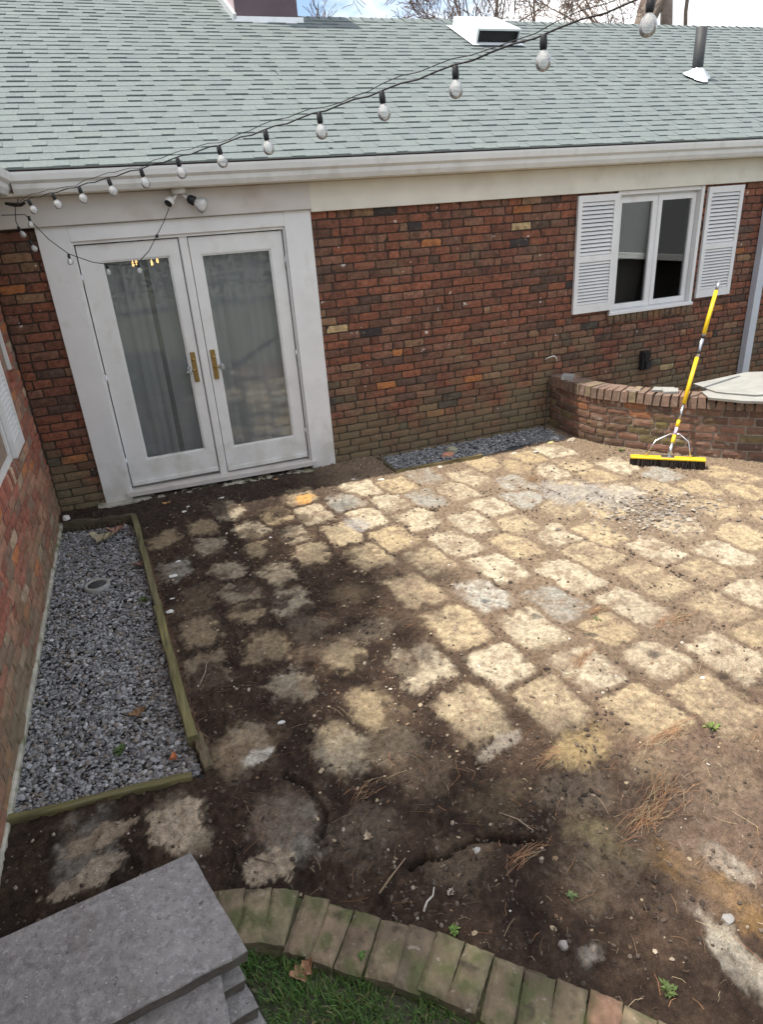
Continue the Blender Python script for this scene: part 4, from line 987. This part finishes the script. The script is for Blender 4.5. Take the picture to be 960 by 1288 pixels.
# ------------------------------------------------------------------ stack of paving slabs
def pave(corner, u, v, Lu, Lv, z0, z1, label):
    """corner = far right corner; u runs along the long side, v along the short side"""
    c = Vector((*corner, 0)); u = Vector((*u, 0)).normalized(); v = Vector((*v, 0)).normalized()
    pts = []
    for a, b in ((0, 0), (1, 0), (1, 1), (0, 1)):
        pts.append(c+u*Lu*a+v*Lv*b)
    edge = []
    for i in range(4):
        p, q = pts[i], pts[(i+1) % 4]; n = 14 if i % 2 == 0 else 9
        for k in range(n): t = k/n; edge.append(p.lerp(q, t))
    ctr = sum(pts, Vector())/4; n = len(edge); vs = []
    for zz, kk, ja in ((z0, .97, .004), (z1-.006, 1, .0022), (z1, .992, .0015)):
        for e in edge: q = ctr+(e-ctr)*kk; vs.append((q.x+U(-ja, ja), q.y+U(-ja, ja), zz+U(-.001, .001)*(zz < z1)))
    me = MB(); fs = [tuple(range(2*n, 3*n)), tuple(range(n))[::-1]]
    for l in range(2): fs += [(l*n+i, l*n+(i+1) % n, l*n+n+(i+1) % n, l*n+n+i) for i in range(n)]
    me.add(vs, fs); o = me.build('paving_slab', 'slab', None, origin=(ctr.x, ctr.y, z0))
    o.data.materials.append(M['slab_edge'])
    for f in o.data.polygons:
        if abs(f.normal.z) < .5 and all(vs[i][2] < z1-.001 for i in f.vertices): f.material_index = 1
    return tag(o, label, 'paving slab', 'stacked paving slabs')
Z = [-.06, .003, .058, .113, .168, .219, .272]
pave((-.186, 1.746), (-.587, -.069), (.126, -.412), .66, .432, Z[5]+.001, Z[6], 'top slab of the stack, its whole grey face bare')
pave((-.150, 1.62), (-.99, .03), (.01, -1), .62, .43, Z[4]+.001, Z[5], 'second slab from the top of the stack, turned under the bare top slab')
def near_right(b): return (b[0]-.126, b[1]+.412)
pave(near_right((-.083, 1.322)), (-.587, -.069), (.126, -.412), .62, .43, Z[3]+.001, Z[4], 'third slab from the top of the stack, in the middle')
pave(near_right((-.064, 1.262)), (-.587, -.069), (.126, -.412), .62, .43, Z[2]+.001, Z[3], 'fourth slab from the top of the stack')
pave(near_right((-.040, 1.205)), (-.587, -.069), (.126, -.412), .60, .43, Z[1]+.001, Z[2], 'fifth slab from the top, one above the grass')
pave(near_right((-.034, 1.180)), (-.587, -.10), (.12, -.412), .60, .43, Z[0], Z[1], 'lowest slab of the stack resting on the ground')

# ------------------------------------------------------------------ grass inside the arc
lg = MB(); lg.add([(-3, -3, -.024), (3.0, -3, -.024), (1.5, .0, -.024), (1.36, .3, -.024), (.9, .93, -.024), (.5, 1.28, -.024), (.1, 1.56, -.024), (-.3, 1.70, -.024), (-3, 1.75, -.024)], [tuple(range(9))])
struct(lg.build('lawn', 'lawn'))
gm = MB(); cnt = 0
GR = [(.08, .165, .034), (.06, .13, .026), (.11, .19, .04), (.14, .17, .05), (.22, .19, .09)]
while cnt < 26000:
    x, y = U(-.25, 1.25), U(.35, 1.62)
    ya = float(np.interp(x, ax_, ay_))
    if y > ya-.115: continue
    cl = math.sin(x*23)*math.sin(y*19+1)+U(-.8, .8)
    if cl < -.75: continue
    h = U(.02, .055)*(.8+.3*cl); a = U(0, 6.28); ln = U(.2, 1.1)*h; wv = U(.0011, .0022); dx, dy = math.cos(a), math.sin(a); px_, py_ = -dy*wv, dx*wv
    z0_ = -.026; c = jit(random.choices(GR, (6, 6, 3, 1.5, 1.6))[0], .25)
    gm.add([(x-px_, y-py_, z0_), (x+px_, y+py_, z0_), (x+dx*ln*.4+px_*.8, y+dy*ln*.4+py_*.8, z0_+h*.62), (x+dx*ln*.4-px_*.8, y+dy*ln*.4-py_*.8, z0_+h*.62), (x+dx*ln, y+dy*ln, z0_+h*.95)], [(0,1,2,3), (3,2,4)], c)
    cnt += 1
stuff(gm.build('grass', 'grass'), 'short green grass growing inside the curve of the brick edging', 'grass')

# ------------------------------------------------------------------ weeds, leaves, needles, twigs, crumbs
def weed(x, y, r, n, c, label, z=None):
    m_ = MB(); zz = gz(x, y) if z is None else z; zz += .002; r *= .68; c = lerp(c, (.12, .13, .06), .35)
    for i in range(n):
        a = U(0, 6.28); l = r*U(.5, 1.1); e = U(.25, .9); dx, dy = math.cos(a), math.sin(a); wd = l*U(.16, .28)
        bx, by = x+U(-r, r)*.45, y+U(-r, r)*.45
        p = [(bx, by, zz-.004), (bx+dx*l*.5-dy*wd, by+dy*l*.5+dx*wd, zz+l*e*.5), (bx+dx*l, by+dy*l, zz+l*e*.6), (bx+dx*l*.5+dy*wd, by+dy*l*.5-dx*wd, zz+l*e*.5)]
        m_.add(p, [(0,1,2,3)], jit(c, .3))
    tag(m_.build('weed', 'leaf', None), label, 'weed')
weed(1.031, 1.25, .030, 26, (.13, .20, .085), 'tiny pale green weed alone on the dark soil')
weed(1.126, .885, .040, 40, (.10, .17, .04), 'low green weed behind the brick edging end')
weed(2.096, 1.677, .045, 44, (.17, .24, .05), 'bright green weed on sunny soil beyond a needle heap')
weed(2.18, 2.602, .04, 26, (.19, .22, .09), 'faint green weed between sunlit mortar patches')
weed(.60, 1.30, .028, 30, (.12, .24, .04), 'fresh green sprout at the back edge of the edging bricks')
weed(-.475, 2.691, .05, 34, (.06, .13, .025), 'dark green weed growing through the gravel bed', z=.0)
weed(-.31, 4.10, .05, 46, (.10, .15, .04), 'leafy weed against the inner side of the edging timber', z=-.005)
weed(4.17, 4.85, .05, 30, (.13, .17, .04), 'small weed at the foot of the garden wall')
weed(.28, 1.335, .022, 26, (.08, .20, .03), 'moss tuft in the joint between two edging bricks', z=.024)
weed(.31, 1.28, .020, 20, (.08, .20, .03), 'smaller moss tuft lower in the same edging brick joint', z=.022)
def leaf(x, y, l, c, label, z=None, ang=None, curl=.35):
    m_ = MB(); zz = (gz(x, y) if z is None else z)+.006; a = U(0, 6.28) if ang is None else ang; ca, sa = math.cos(a), math.sin(a); vs = []; fs = []
    n = 7
    for i in range(n+1):
        t = i/n; w_ = l*.34*math.sin(math.pi*min(1, t*.94+.04))*(1+.35*math.sin(t*19)); h = curl*l*(t-.5)**2*2
        for s_ in (-1, 0, 1):
            px_, py_ = (t-.5)*l, s_*w_; vs.append((x+px_*ca-py_*sa, y+px_*sa+py_*ca, zz+h+abs(s_)*l*.10*(1+.5*math.sin(t*13))+(.0 if s_ else -.004)))
    for i in range(n):
        for j in range(2): fs.append((i*3+j, i*3+3+j, i*3+4+j, i*3+1+j))
    m_.add(vs, fs, [jit(c, .15) for _ in vs]); tag(m_.build('dry_leaf', 'leaf', None), label, 'leaf')
leaf(.085, 1.372, .085, (.36, .20, .115), 'curled tan leaf on the grass against the edging bricks', z=-.005, ang=.3, curl=.8)
leaf(.65, 1.43, .035, (.40, .34, .28), 'pale curled leaf beside the whitish stick', ang=.6)
leaf(.45, 1.75, .045, (.42, .34, .25), 'light folded leaf on dark soil before the crack', ang=1.5, curl=.9)
leaf(-.58, 5.24, .20, (.30, .26, .17), 'large pale leaf mat at the sunken end of the gravel bed', z=.0, ang=-.3, curl=.5)
leaf(-.48, 5.38, .15, (.26, .15, .11), 'reddish brown leaf under the dark back timber of the bed', z=-.01, ang=.2, curl=.5)
leaf(-.38, 2.92, .09, (.20, .12, .06), 'brown leaf on the gravel near the bright green timber', z=.004, ang=.4)
leaf(-.30, 4.62, .11, (.17, .10, .075), 'dark reddish leaf on gravel beside the longest timber', z=.004, ang=.1)
leaf(-.235, 2.52, .05, (.45, .17, .07), 'small orange leaf on gravel in the bed corner', z=.006, ang=1.3, curl=1)
leaf(-.05, 5.66, .07, (.50, .30, .12), 'orange leaf on the soil at the door step', ang=.1)
leaf(.95, 5.72, .05, (.44, .28, .14), 'small brown leaf on the step below the door', z=.04, ang=.1)
def stick(pts, r, c, label, cat='stick'):
    m_ = MB(); q = [Vector((x, y, gz(x, y)+z)) for x, y, z in pts]; m_.tube(q, [r*(1-.5*i/(len(q)-1)) for i in range(len(q))], 6, c)
    tag(m_.build('stick', 'needle', None, True), label, cat)
stick([(.53, 1.40, .006), (.555, 1.425, .008), (.585, 1.44, .008), (.60, 1.462, .016)], .0045, (.55, .50, .44), 'short whitish stick on dark soil behind the edging')
stick([(.98, 1.66, .004), (1.03, 1.60, .008), (1.05, 1.55, .010), (1.06, 1.53, .005)], .003, (.32, .25, .18), 'curved thin twig at the far end of the crack')
stick([(.41, 1.52, .004), (.48, 1.57, .006), (.55, 1.61, .006)], .004, (.26, .19, .12), 'brown twig lying in line with the crack')
stick([(-.06, 3.02, .004), (-.02, 3.09, .02), (.0, 3.16, .03)], .003, (.40, .34, .25), 'thin upright straw beside the bright green timber')
stick([(.02, 1.86, .004), (.09, 1.80, .006)], .003, (.18, .13, .10), 'short dark twig on the pale spot behind the slabs')
nd = MB()
NC = [(.27, .13, .065), (.32, .18, .09), (.24, .15, .085), (.33, .26, .16), (.17, .115, .07)]
def needle(x, y, l, a, c, lift=.004):
    z = gz(x, y)+lift; dx, dy = math.cos(a)*l/2, math.sin(a)*l/2; b = U(-.2, .2); r = .0008
    nd.tube([(x-dx, y-dy, gz(x-dx, y-dy)+lift), (x-dy*b, y+dx*b, z+U(.002, .008)), (x+dx, y+dy, gz(x+dx, y+dy)+lift)], r, 3, c, cap=False)
for cx, cy, rx, ry, an, n in ((1.53, 1.42, .17, .06, .25, 150), (1.88, 1.72, .14, .04, .1, 80), (1.88, 2.33, .14, .045, .5, 60), (.98, 1.45, .07, .025, .25, 30), (1.32, 1.82, .08, .04, .2, 30), (2.57, 2.41, .15, .04, .1, 60), (2.25, 2.68, .1, .04, .1, 50), (1.62, 1.50, .10, .05, .5, 50), (.52, 1.98, .06, .04, .5, 14), (3.0, 4.62, .14, .06, .4, 60)):
    for i in range(n):
        u_, v_ = random.gauss(0, .5)*rx, random.gauss(0, .5)*ry*.9; x, y = cx+u_*math.cos(an)-v_*math.sin(an), cy+u_*math.sin(an)+v_*math.cos(an)
        needle(x, y, U(.05, .12), an+random.gauss(0, .32), jit(random.choices(NC, (4, 4, 2, 2, 2))[0], .2), U(.003, .016))
for i in range(600):
    x, y = U(-.1, 3.2), U(.8, 3.4)
    if y < float(np.interp(x, ax_, ay_)): continue
    needle(x, y, U(.03, .12), U(0, 3.14), jit(random.choice(NC), .25))
for i in range(2600):
    x, y = U(-.15, 3.4), U(.8, 4.2)
    if y < float(np.interp(x, ax_, ay_)): continue
    needle(x, y, U(.008, .03), U(0, 3.14), jit(random.choice([(.30, .24, .16), (.20, .14, .09), (.36, .30, .22), (.12, .085, .06)]), .25), .003)
# fibrous roots along the outside of the timbers
for i in range(420):
    y = U(2.5, 4.6); x = bed_right(y)+.035+random.gauss(0, .012)
    needle(x, y, U(.04, .10), 1.57+random.gauss(0, .5), jit((.20, .115, .075), .3), U(.004, .03))
stuff(nd.build('pine_needles', 'needle'), 'scattered rust brown pine needles and dry straw on the soil', 'pine needles')
cr_ = MB()
for i in range(21000):
    x, y = U(-.9, 4.6), U(.9, 5.75)
    if y < float(np.interp(x, ax_, ay_))+.01 and x < 1.45: continue
    if x < bed_right(y)+.05 and y > 2.38: continue
    if y > 5.35 and x > 1.9: continue
    z = gz(x, y)
    if z < -.03: continue
    s = .0020+.0095*random.random()**3.4; pm_ = float(pad[min(max(int((x-gx[0])/CELL), 0), nx-1), min(max(int((y-gy[0])/CELL), 0), ny-1)])
    if pm_ > .3 and random.random() < .8: continue
    c = jit(random.choices([(.07, .052, .04), (.13, .10, .075), (.30, .25, .19), (.50, .46, .40)], (6, 4, 1.2, .15) if pm_ < .3 else (1, 3, 5, 1))[0], .25)
    stone(cr_, x, y, z+s*.2, s, c, .7)
for cl in range(170):
    cx_, cy_ = U(-.3, 3.6), U(1.0, 5.3)
    if (cy_ < float(np.interp(cx_, ax_, ay_))+.05 and cx_ < 1.45) or cx_ < bed_right(cy_)+.1: continue
    rr = U(.03, .10); c0 = random.choice([(.045, .032, .025), (.07, .05, .037), (.10, .072, .052)])
    for i in range(random.randint(14, 46)):
        x, y = random.gauss(cx_, rr), random.gauss(cy_, rr*.7); s = .0022+.011*random.random()**3
        pm_ = float(pad[min(max(int((x-gx[0])/CELL), 0), nx-1), min(max(int((y-gy[0])/CELL), 0), ny-1)])
        if pm_ > .25 and random.random() < .88: continue
        if gz(x, y) > -.03: stone(cr_, x, y, gz(x, y)+s*.2, s, jit(c0, .3), .75)
for i in range(520):
    x, y = U(-.25, 2.2), U(1.0, 5.5)
    if (y < float(np.interp(x, ax_, ay_))+.02 and x < 1.45) or x < bed_right(y)+.05: continue
    stone(cr_, x, y, gz(x, y)+.002, U(.004, .012), jit(random.choice([(.22, .15, .09), (.14, .09, .055), (.33, .26, .17)]), .25), .16)
# heap of crumbled mortar and soil flakes in front of the broom
for i in range(900):
    x, y = random.gauss(3.46, .23), random.gauss(3.62, .17); s = .004+.020*random.random()**2.6
    stone(cr_, x, y, gz(x, y)+s*.25, s, jit(random.choice([(.24, .21, .18), (.15, .125, .10), (.32, .28, .23)]), .2), .35)
for i in range(240):
    x, y = random.gauss(1.9, .5), random.gauss(4.4, .5); s = .002+.010*random.random()**2
    if y < 5.3: stone(cr_, x, y, gz(x, y)+s*.25, s, jit((.10, .078, .06), .3), .5)
stuff(cr_.build('soil_crumbs', 'rock'), 'loose crumbs of soil and mortar scattered over the patio bed', 'soil crumbs')

# ------------------------------------------------------------------ string lights
def bulb(root, top, s=1.0, hang=(0, 0, -1), at='bulb'):
    d = Vector(hang).normalized(); t = Vector(top)
    so = MB().lathe([(.010*s, -.004*s), (.014*s, .0), (.0150*s, .016*s), (.0165*s, .020*s), (.0155*s, .042*s), (.012*s, .050*s)], t, d, 12).build('socket', 'black', root, True)
    MB().lathe([(.011*s, .048*s), (.015*s, .054*s), (.026*s, .066*s), (.0325*s, .082*s), (.0330*s, .096*s), (.027*s, .112*s), (.015*s, .122*s), (.001, .125*s)], t, d, 16).build('bulb', 'bulb_glass', so, True)
sA0, sA1 = Vector((-.484, 5.273, 2.480)), Vector((1.577, 1.878, 2.752))
sl_ = thing('string_light', 'string of clear globe bulbs stretched across in front of the shingle roof', 'string light', (-.62, 5.5, 2.45))
def cat(t): p = sA0+(sA1-sA0)*t; p.z -= .032*(1-(2*max(0, min(1, t))-1)**2) if 0 <= t <= 1 else 0; return p
for i in range(13): bulb(sl_, cat(i/12)+Vector((0, 0, -.004)), .74+.04*i/12, hang=(.26*(1-i/12)+U(-.05, .05), U(-.06, .06), -1))
p_ = [Vector((-.585, 5.66, 2.50)), Vector((-.58, 5.50, 2.455))]
for i in range(61):
    t = i/60*1.16; q = cat(min(t, 1)) if t <= 1 else sA0+(sA1-sA0)*t
    p_.append(q+Vector((0, 0, .004*math.sin(i*2.1))))
MB().tube(p_, .0030, 6).build('cable', 'cable', sl_, True)
p2_ = [v+Vector((.006*math.cos(i*1.3), .006*math.sin(i*1.3), .007+.016*abs(math.sin(i*.33)))) for i, v in enumerate(p_)]
MB().tube(p2_, .0017, 5).build('support_wire', 'cable', sl_, True)
MB().tube([(-.66, 5.60, 2.475), (-.60, 5.55, 2.462), (-.56, 5.50, 2.458), (-.52, 5.40, 2.462)], [.010, .014, .013, .006], 8).build('cable_knot', 'cable', sl_, True)
# far end pole that carries the string beyond the picture
sb = thing('string_light', 'short drooping string of clear bulbs plugged into the door light', 'string light', (-.6, 5.6, 2.45))
route = [(-.71, 5.62, 2.405), (-.56, 5.62, 2.40), (-.45, 5.63, 2.23), (-.345, 5.64, 2.125), (-.20, 5.66, 2.055), (-.10, 5.67, 2.030), (.03, 5.68, 2.012), (.125, 5.68, 2.022), (.22, 5.68, 2.095), (.30, 5.68, 2.20), (.37, 5.70, 2.29), (.43, 5.71, 2.385)]
rs = [Vector(v) for v in route]; fine = []
for i in range(len(rs)-1):
    for k in range(4): fine.append(rs[i].lerp(rs[i+1], k/4))
fine.append(rs[-1]); MB().tube(fine, .003, 6).build('cable', 'cable', sb, True)
for p in ((-.54, 5.62, 2.388), (-.345, 5.64, 2.122), (-.10, 5.67, 2.028), (.125, 5.68, 2.018)): bulb(sb, p, .62)
MB().tube([(-.60, 5.55, 2.46), (-.625, 5.58, 2.36), (-.615, 5.60, 2.28), (-.57, 5.61, 2.225)], .003, 6).build('cable', 'cable', sb, True)
for p in ((-.622, 5.59, 2.325), (-.575, 5.61, 2.228)): bulb(sb, p, .62, hang=(.35, 0, -1))
MB().box((.292, 5.665, 2.185), (.312, 5.69, 2.21)).build('cable_joint', 'black', sb)

# ------------------------------------------------------------------ security light under the soffit
fl = thing('security_light', 'white twin lamp holder under the soffit above the doors', 'light fixture', (.53, 5.78, 2.5))
MB().lathe([(.058, 0), (.058, .035), (.052, .042), (.02, .042)], (.53, 5.80, 2.524), (0, 0, -1), 18).build('base', 'fixture', fl, True)
for sx, nm in ((-1, 'lamp_holder'), (1, 'lamp_holder')):
    a = Vector((.53+sx*.02, 5.79, 2.485)); e = Vector((.53+sx*.075, 5.765, 2.440))
    MB().tube([a, a.lerp(e, .5)+Vector((0, 0, -.01)), e], [.014, .012, .012], 8).build('arm', 'fixture', fl, True)
    d = Vector((sx*.55, -.55, -.55)) if sx < 0 else Vector((.75, -.30, -.45))
    h = MB().lathe([(.022, -.02), (.034, .0), (.036, .035), (.030, .037)], e, d, 14).build(nm, 'fixture' if sx < 0 else 'black', fl, True)
    if sx < 0: MB().lathe([(.031, .033), (.030, .039), (.001, .040)], e, d, 14).build('socket_mouth', 'black', h, True)
    else: MB().lathe([(.018, .03), (.030, .045), (.058, .085), (.063, .105), (.056, .122), (.03, .135), (.001, .138)], e, d, 16).build('flood_bulb', 'bulb_glass', h, True)

# ------------------------------------------------------------------ small things on the house wall
ob = thing('outdoor_outlet', 'small black weatherproof outlet box on the brick below the window', 'outlet', (5.28, YW, .55))
MB().bar((5.275, YW-.035, .455), (5.275, YW-.035, .66), .10, .07, upv=(0, 1, 0), bev=.012).build('box', 'dark_plastic', ob)
MB().bar((5.285, YW-.085, .47), (5.285, YW-.085, .56), .075, .04, upv=(0, 1, 0), bev=.010).build('cover', 'dark_plastic', ob)
MB().bar((5.275, YW-.078, .59), (5.275, YW-.078, .645), .085, .02, upv=(0, 1, 0), bev=.006).build('cover', 'black', ob)
wr_ = MB(); wr_.tube([(3.985, YW-.006, .73), (4.02, YW-.03, .755), (4.07, YW-.04, .765), (4.10, YW-.04, .74), (4.115, YW-.035, .70)], .0065, 7)
tag(wr_.build('cable_stub', 'wire', None, True), 'bent white cable stub poking from the brick above the garden wall end', 'cable')
ws = MB(); ws.tube([(4.02, YW-.03, .50), (4.00, YW-.05, .25), (3.93, 5.80, .0), (3.92, 5.70, -.02)], .005, 6)
tag(ws.build('wall_cable', 'cable', None, True), 'thin dark cable running down the corner of house and garden wall', 'cable')

# ------------------------------------------------------------------ bare trees behind the roof, added hedge behind the viewer
def tree(x, y, h, r, label, seed, lean=(0, 0), forks=3, depth=5, fork_at=.35):
    rs_ = random.Random(seed); t = thing('bare_tree', label, 'tree', (x, y, -.12), 'bare trees behind the house')
    tr_, cr2 = MB(), MB()
    def branch(p, d, l, r_, lv):
        n = 4 if lv < 2 else 3; pts = [p]; rr = [r_]; q = p.copy(); dd = d.copy()
        for i in range(n):
            dd = (dd+Vector((rs_.gauss(0, .13), rs_.gauss(0, .13), rs_.gauss(.03, .10)))).normalized(); q = q+dd*l/n; pts.append(q.copy()); rr.append(max(.0075, r_*(1-.42*(i+1)/n)))
        (tr_ if lv < 2 else cr2).tube(pts, rr, 10 if lv < 1 else (7 if lv < 2 else 4 if lv < 4 else 3), (1, 1, 1), cap=lv < 2)
        if lv >= depth: return
        k = forks if lv < 3 else forks+1
        for j in range(k):
            f_ = rs_.uniform(.45, 1) if j < k-1 else 1; ix = min(int(f_*n), n-1); b = pts[ix].lerp(pts[ix+1], f_*n-ix if f_ < 1 else 1)
            ax = dd.orthogonal().normalized(); ax.rotate(Matrix.Rotation(rs_.uniform(0, 6.28), 3, dd)); nd_ = (dd*rs_.uniform(.7, 1.1)+ax*rs_.uniform(.5, 1.0)).normalized()
            branch(b, nd_, l*rs_.uniform(.5, .72), rr[ix]*rs_.uniform(.42, .62), lv+1)
    base = Vector((x, y, -.12)); branch(base, Vector((lean[0], lean[1], 1)).normalized(), h*fork_at*1.2, r, 0)
    tr_.build('trunk', 'bark', t, True); cr2.build('crown', 'twig', t)
    return t
tree(15.1, 18.5, 17, .36, 'thick bare tree trunk behind the ridge beside another trunk', 3, fork_at=.52)
tree(16.7, 19.0, 16, .28, 'slimmer bare trunk standing close to the thickest one', 9, (.05, 0), fork_at=.5)
tree(13.4, 20.0, 12, .15, 'fine twigged bare tree just beside the thick trunk', 21, fork_at=.38, depth=6, forks=3)
tree(11.7, 18.6, 11, .14, 'reddish fine twigged bare tree between the roof vent and the trunks', 17, (-.05, 0), fork_at=.40, depth=6, forks=4)
tree(9.6, 18.6, 10.5, .12, 'sparse fine twigged bare tree above the roof vent', 31, (-.03, 0), fork_at=.40, depth=6, forks=3)
tree(19.6, 19.5, 12, .18, 'leaning bare tree beyond the vent pipe', 29, (-.1, 0), fork_at=.42)
# tall pines beyond the wing; their tops dapple the patio with shade
def pine(x, y, h, seed, label):
    rs_ = random.Random(seed); t = thing('pine_tree', label, 'tree', (x, y, -.12), 'pines beyond the wing')
    MB().tube([(x, y, -.12), (x+.1, y, h*.5), (x, y+.1, h)], [.26, .18, .03], 9).build('trunk', 'bark', t, True)
    lb, cr2 = MB(), MB(); z = h*.5
    while z < h:
        rad = (h-z)*.34+.5; a = rs_.uniform(0, 6.28)
        for k in range(4):
            aa = a+k*1.57+rs_.uniform(-.4, .4); l = rad*rs_.uniform(.6, 1.1); d = Vector((math.cos(aa), math.sin(aa), rs_.uniform(-.1, .25)))
            p = Vector((x, y, z)); lb.tube([p, p+d*l*.6, p+d*l+Vector((0, 0, .1))], [.05, .03, .012], 5)
            for c_ in range(int(4+l*4)):
                q = p+d*l*rs_.uniform(.35, 1.05)+Vector((rs_.gauss(0, .16), rs_.gauss(0, .16), rs_.gauss(.05, .10)))
                for n_ in range(16):
                    v = Vector((rs_.gauss(0, 1), rs_.gauss(0, 1), rs_.gauss(.3, .8))).normalized()*rs_.uniform(.12, .24); w_ = v.orthogonal().normalized()*.014; kk = rs_.uniform(.7, 1.3)
                    cr2.add([q-w_, q+w_, q+v], [(0, 1, 2)], (.035*kk, .075*kk, .03*kk))
        z += rs_.uniform(.45, .7)
    lb.build('limbs', 'bark', t); cr2.build('crown', 'hedge', t)
pine(-6.6, 3.1, 19.8, 5, 'tall pine beyond the red brick wing, level with its window')
pine(-6.8, 5.3, 20.0, 8, 'tall pine beyond the meeting of house and wing')
pine(-6.6, 1.2, 20.2, 12, 'tall pine beyond the wing on the lawn side')
# unseen shed added across the patio so the window has something to mirror
sd_ = thing('reflection_shed', 'low unseen shed with grey roof and white gutter added for the window to mirror', 'shed', (11, 0, -.12))
MB().box((9.9, -4.5, -.12), (12.6, 3.4, 1.25)).build('shed_wall', 'interior_dark', sd_)
MB().add([(9.5, -4.8, 1.22), (9.5, 3.7, 1.22), (11.3, 3.7, 2.75), (11.3, -4.8, 2.75), (13.0, -4.8, 1.22), (13.0, 3.7, 1.22)], [(0, 1, 2, 3), (3, 2, 5, 4)], (.13, .14, .14)).build('shed_roof', 'shingle', sd_)
MB().box((9.40, -4.8, 1.13), (9.5, 3.7, 1.23)).build('shed_gutter', 'white_paint', sd_)
MB().bar((9.5, 3.72, 1.24), (11.3, 3.72, 2.77), .05, .16).build('rake_board', 'white_paint', sd_)
hd = MB(); rs_ = random.Random(4)  # unseen hedge added so the door glass mirrors no bright horizon
for i in range(15000):
    x = rs_.uniform(-9, 16); y = -11.5+rs_.gauss(0, .45); z = 2.6*rs_.random()**.7+.25*math.sin(x*1.7)+.15*math.sin(x*4.1); s = rs_.uniform(.05, .12)
    a, b = rs_.uniform(0, 6.28), rs_.uniform(-1, 1); u_ = Vector((math.cos(a), math.sin(a), b)).normalized()*s; v_ = u_.orthogonal().normalized()*s*.6
    p = Vector((x, y, z)); k = rs_.uniform(.6, 1.3); hd.add([p-u_, p-v_, p+u_, p+v_], [(0,1,2,3)], (.05*k, .055*k, .035*k))
tag(hd.build('hedge', 'hedge', None), 'long green hedge added behind the viewer for the glass to reflect', 'hedge')
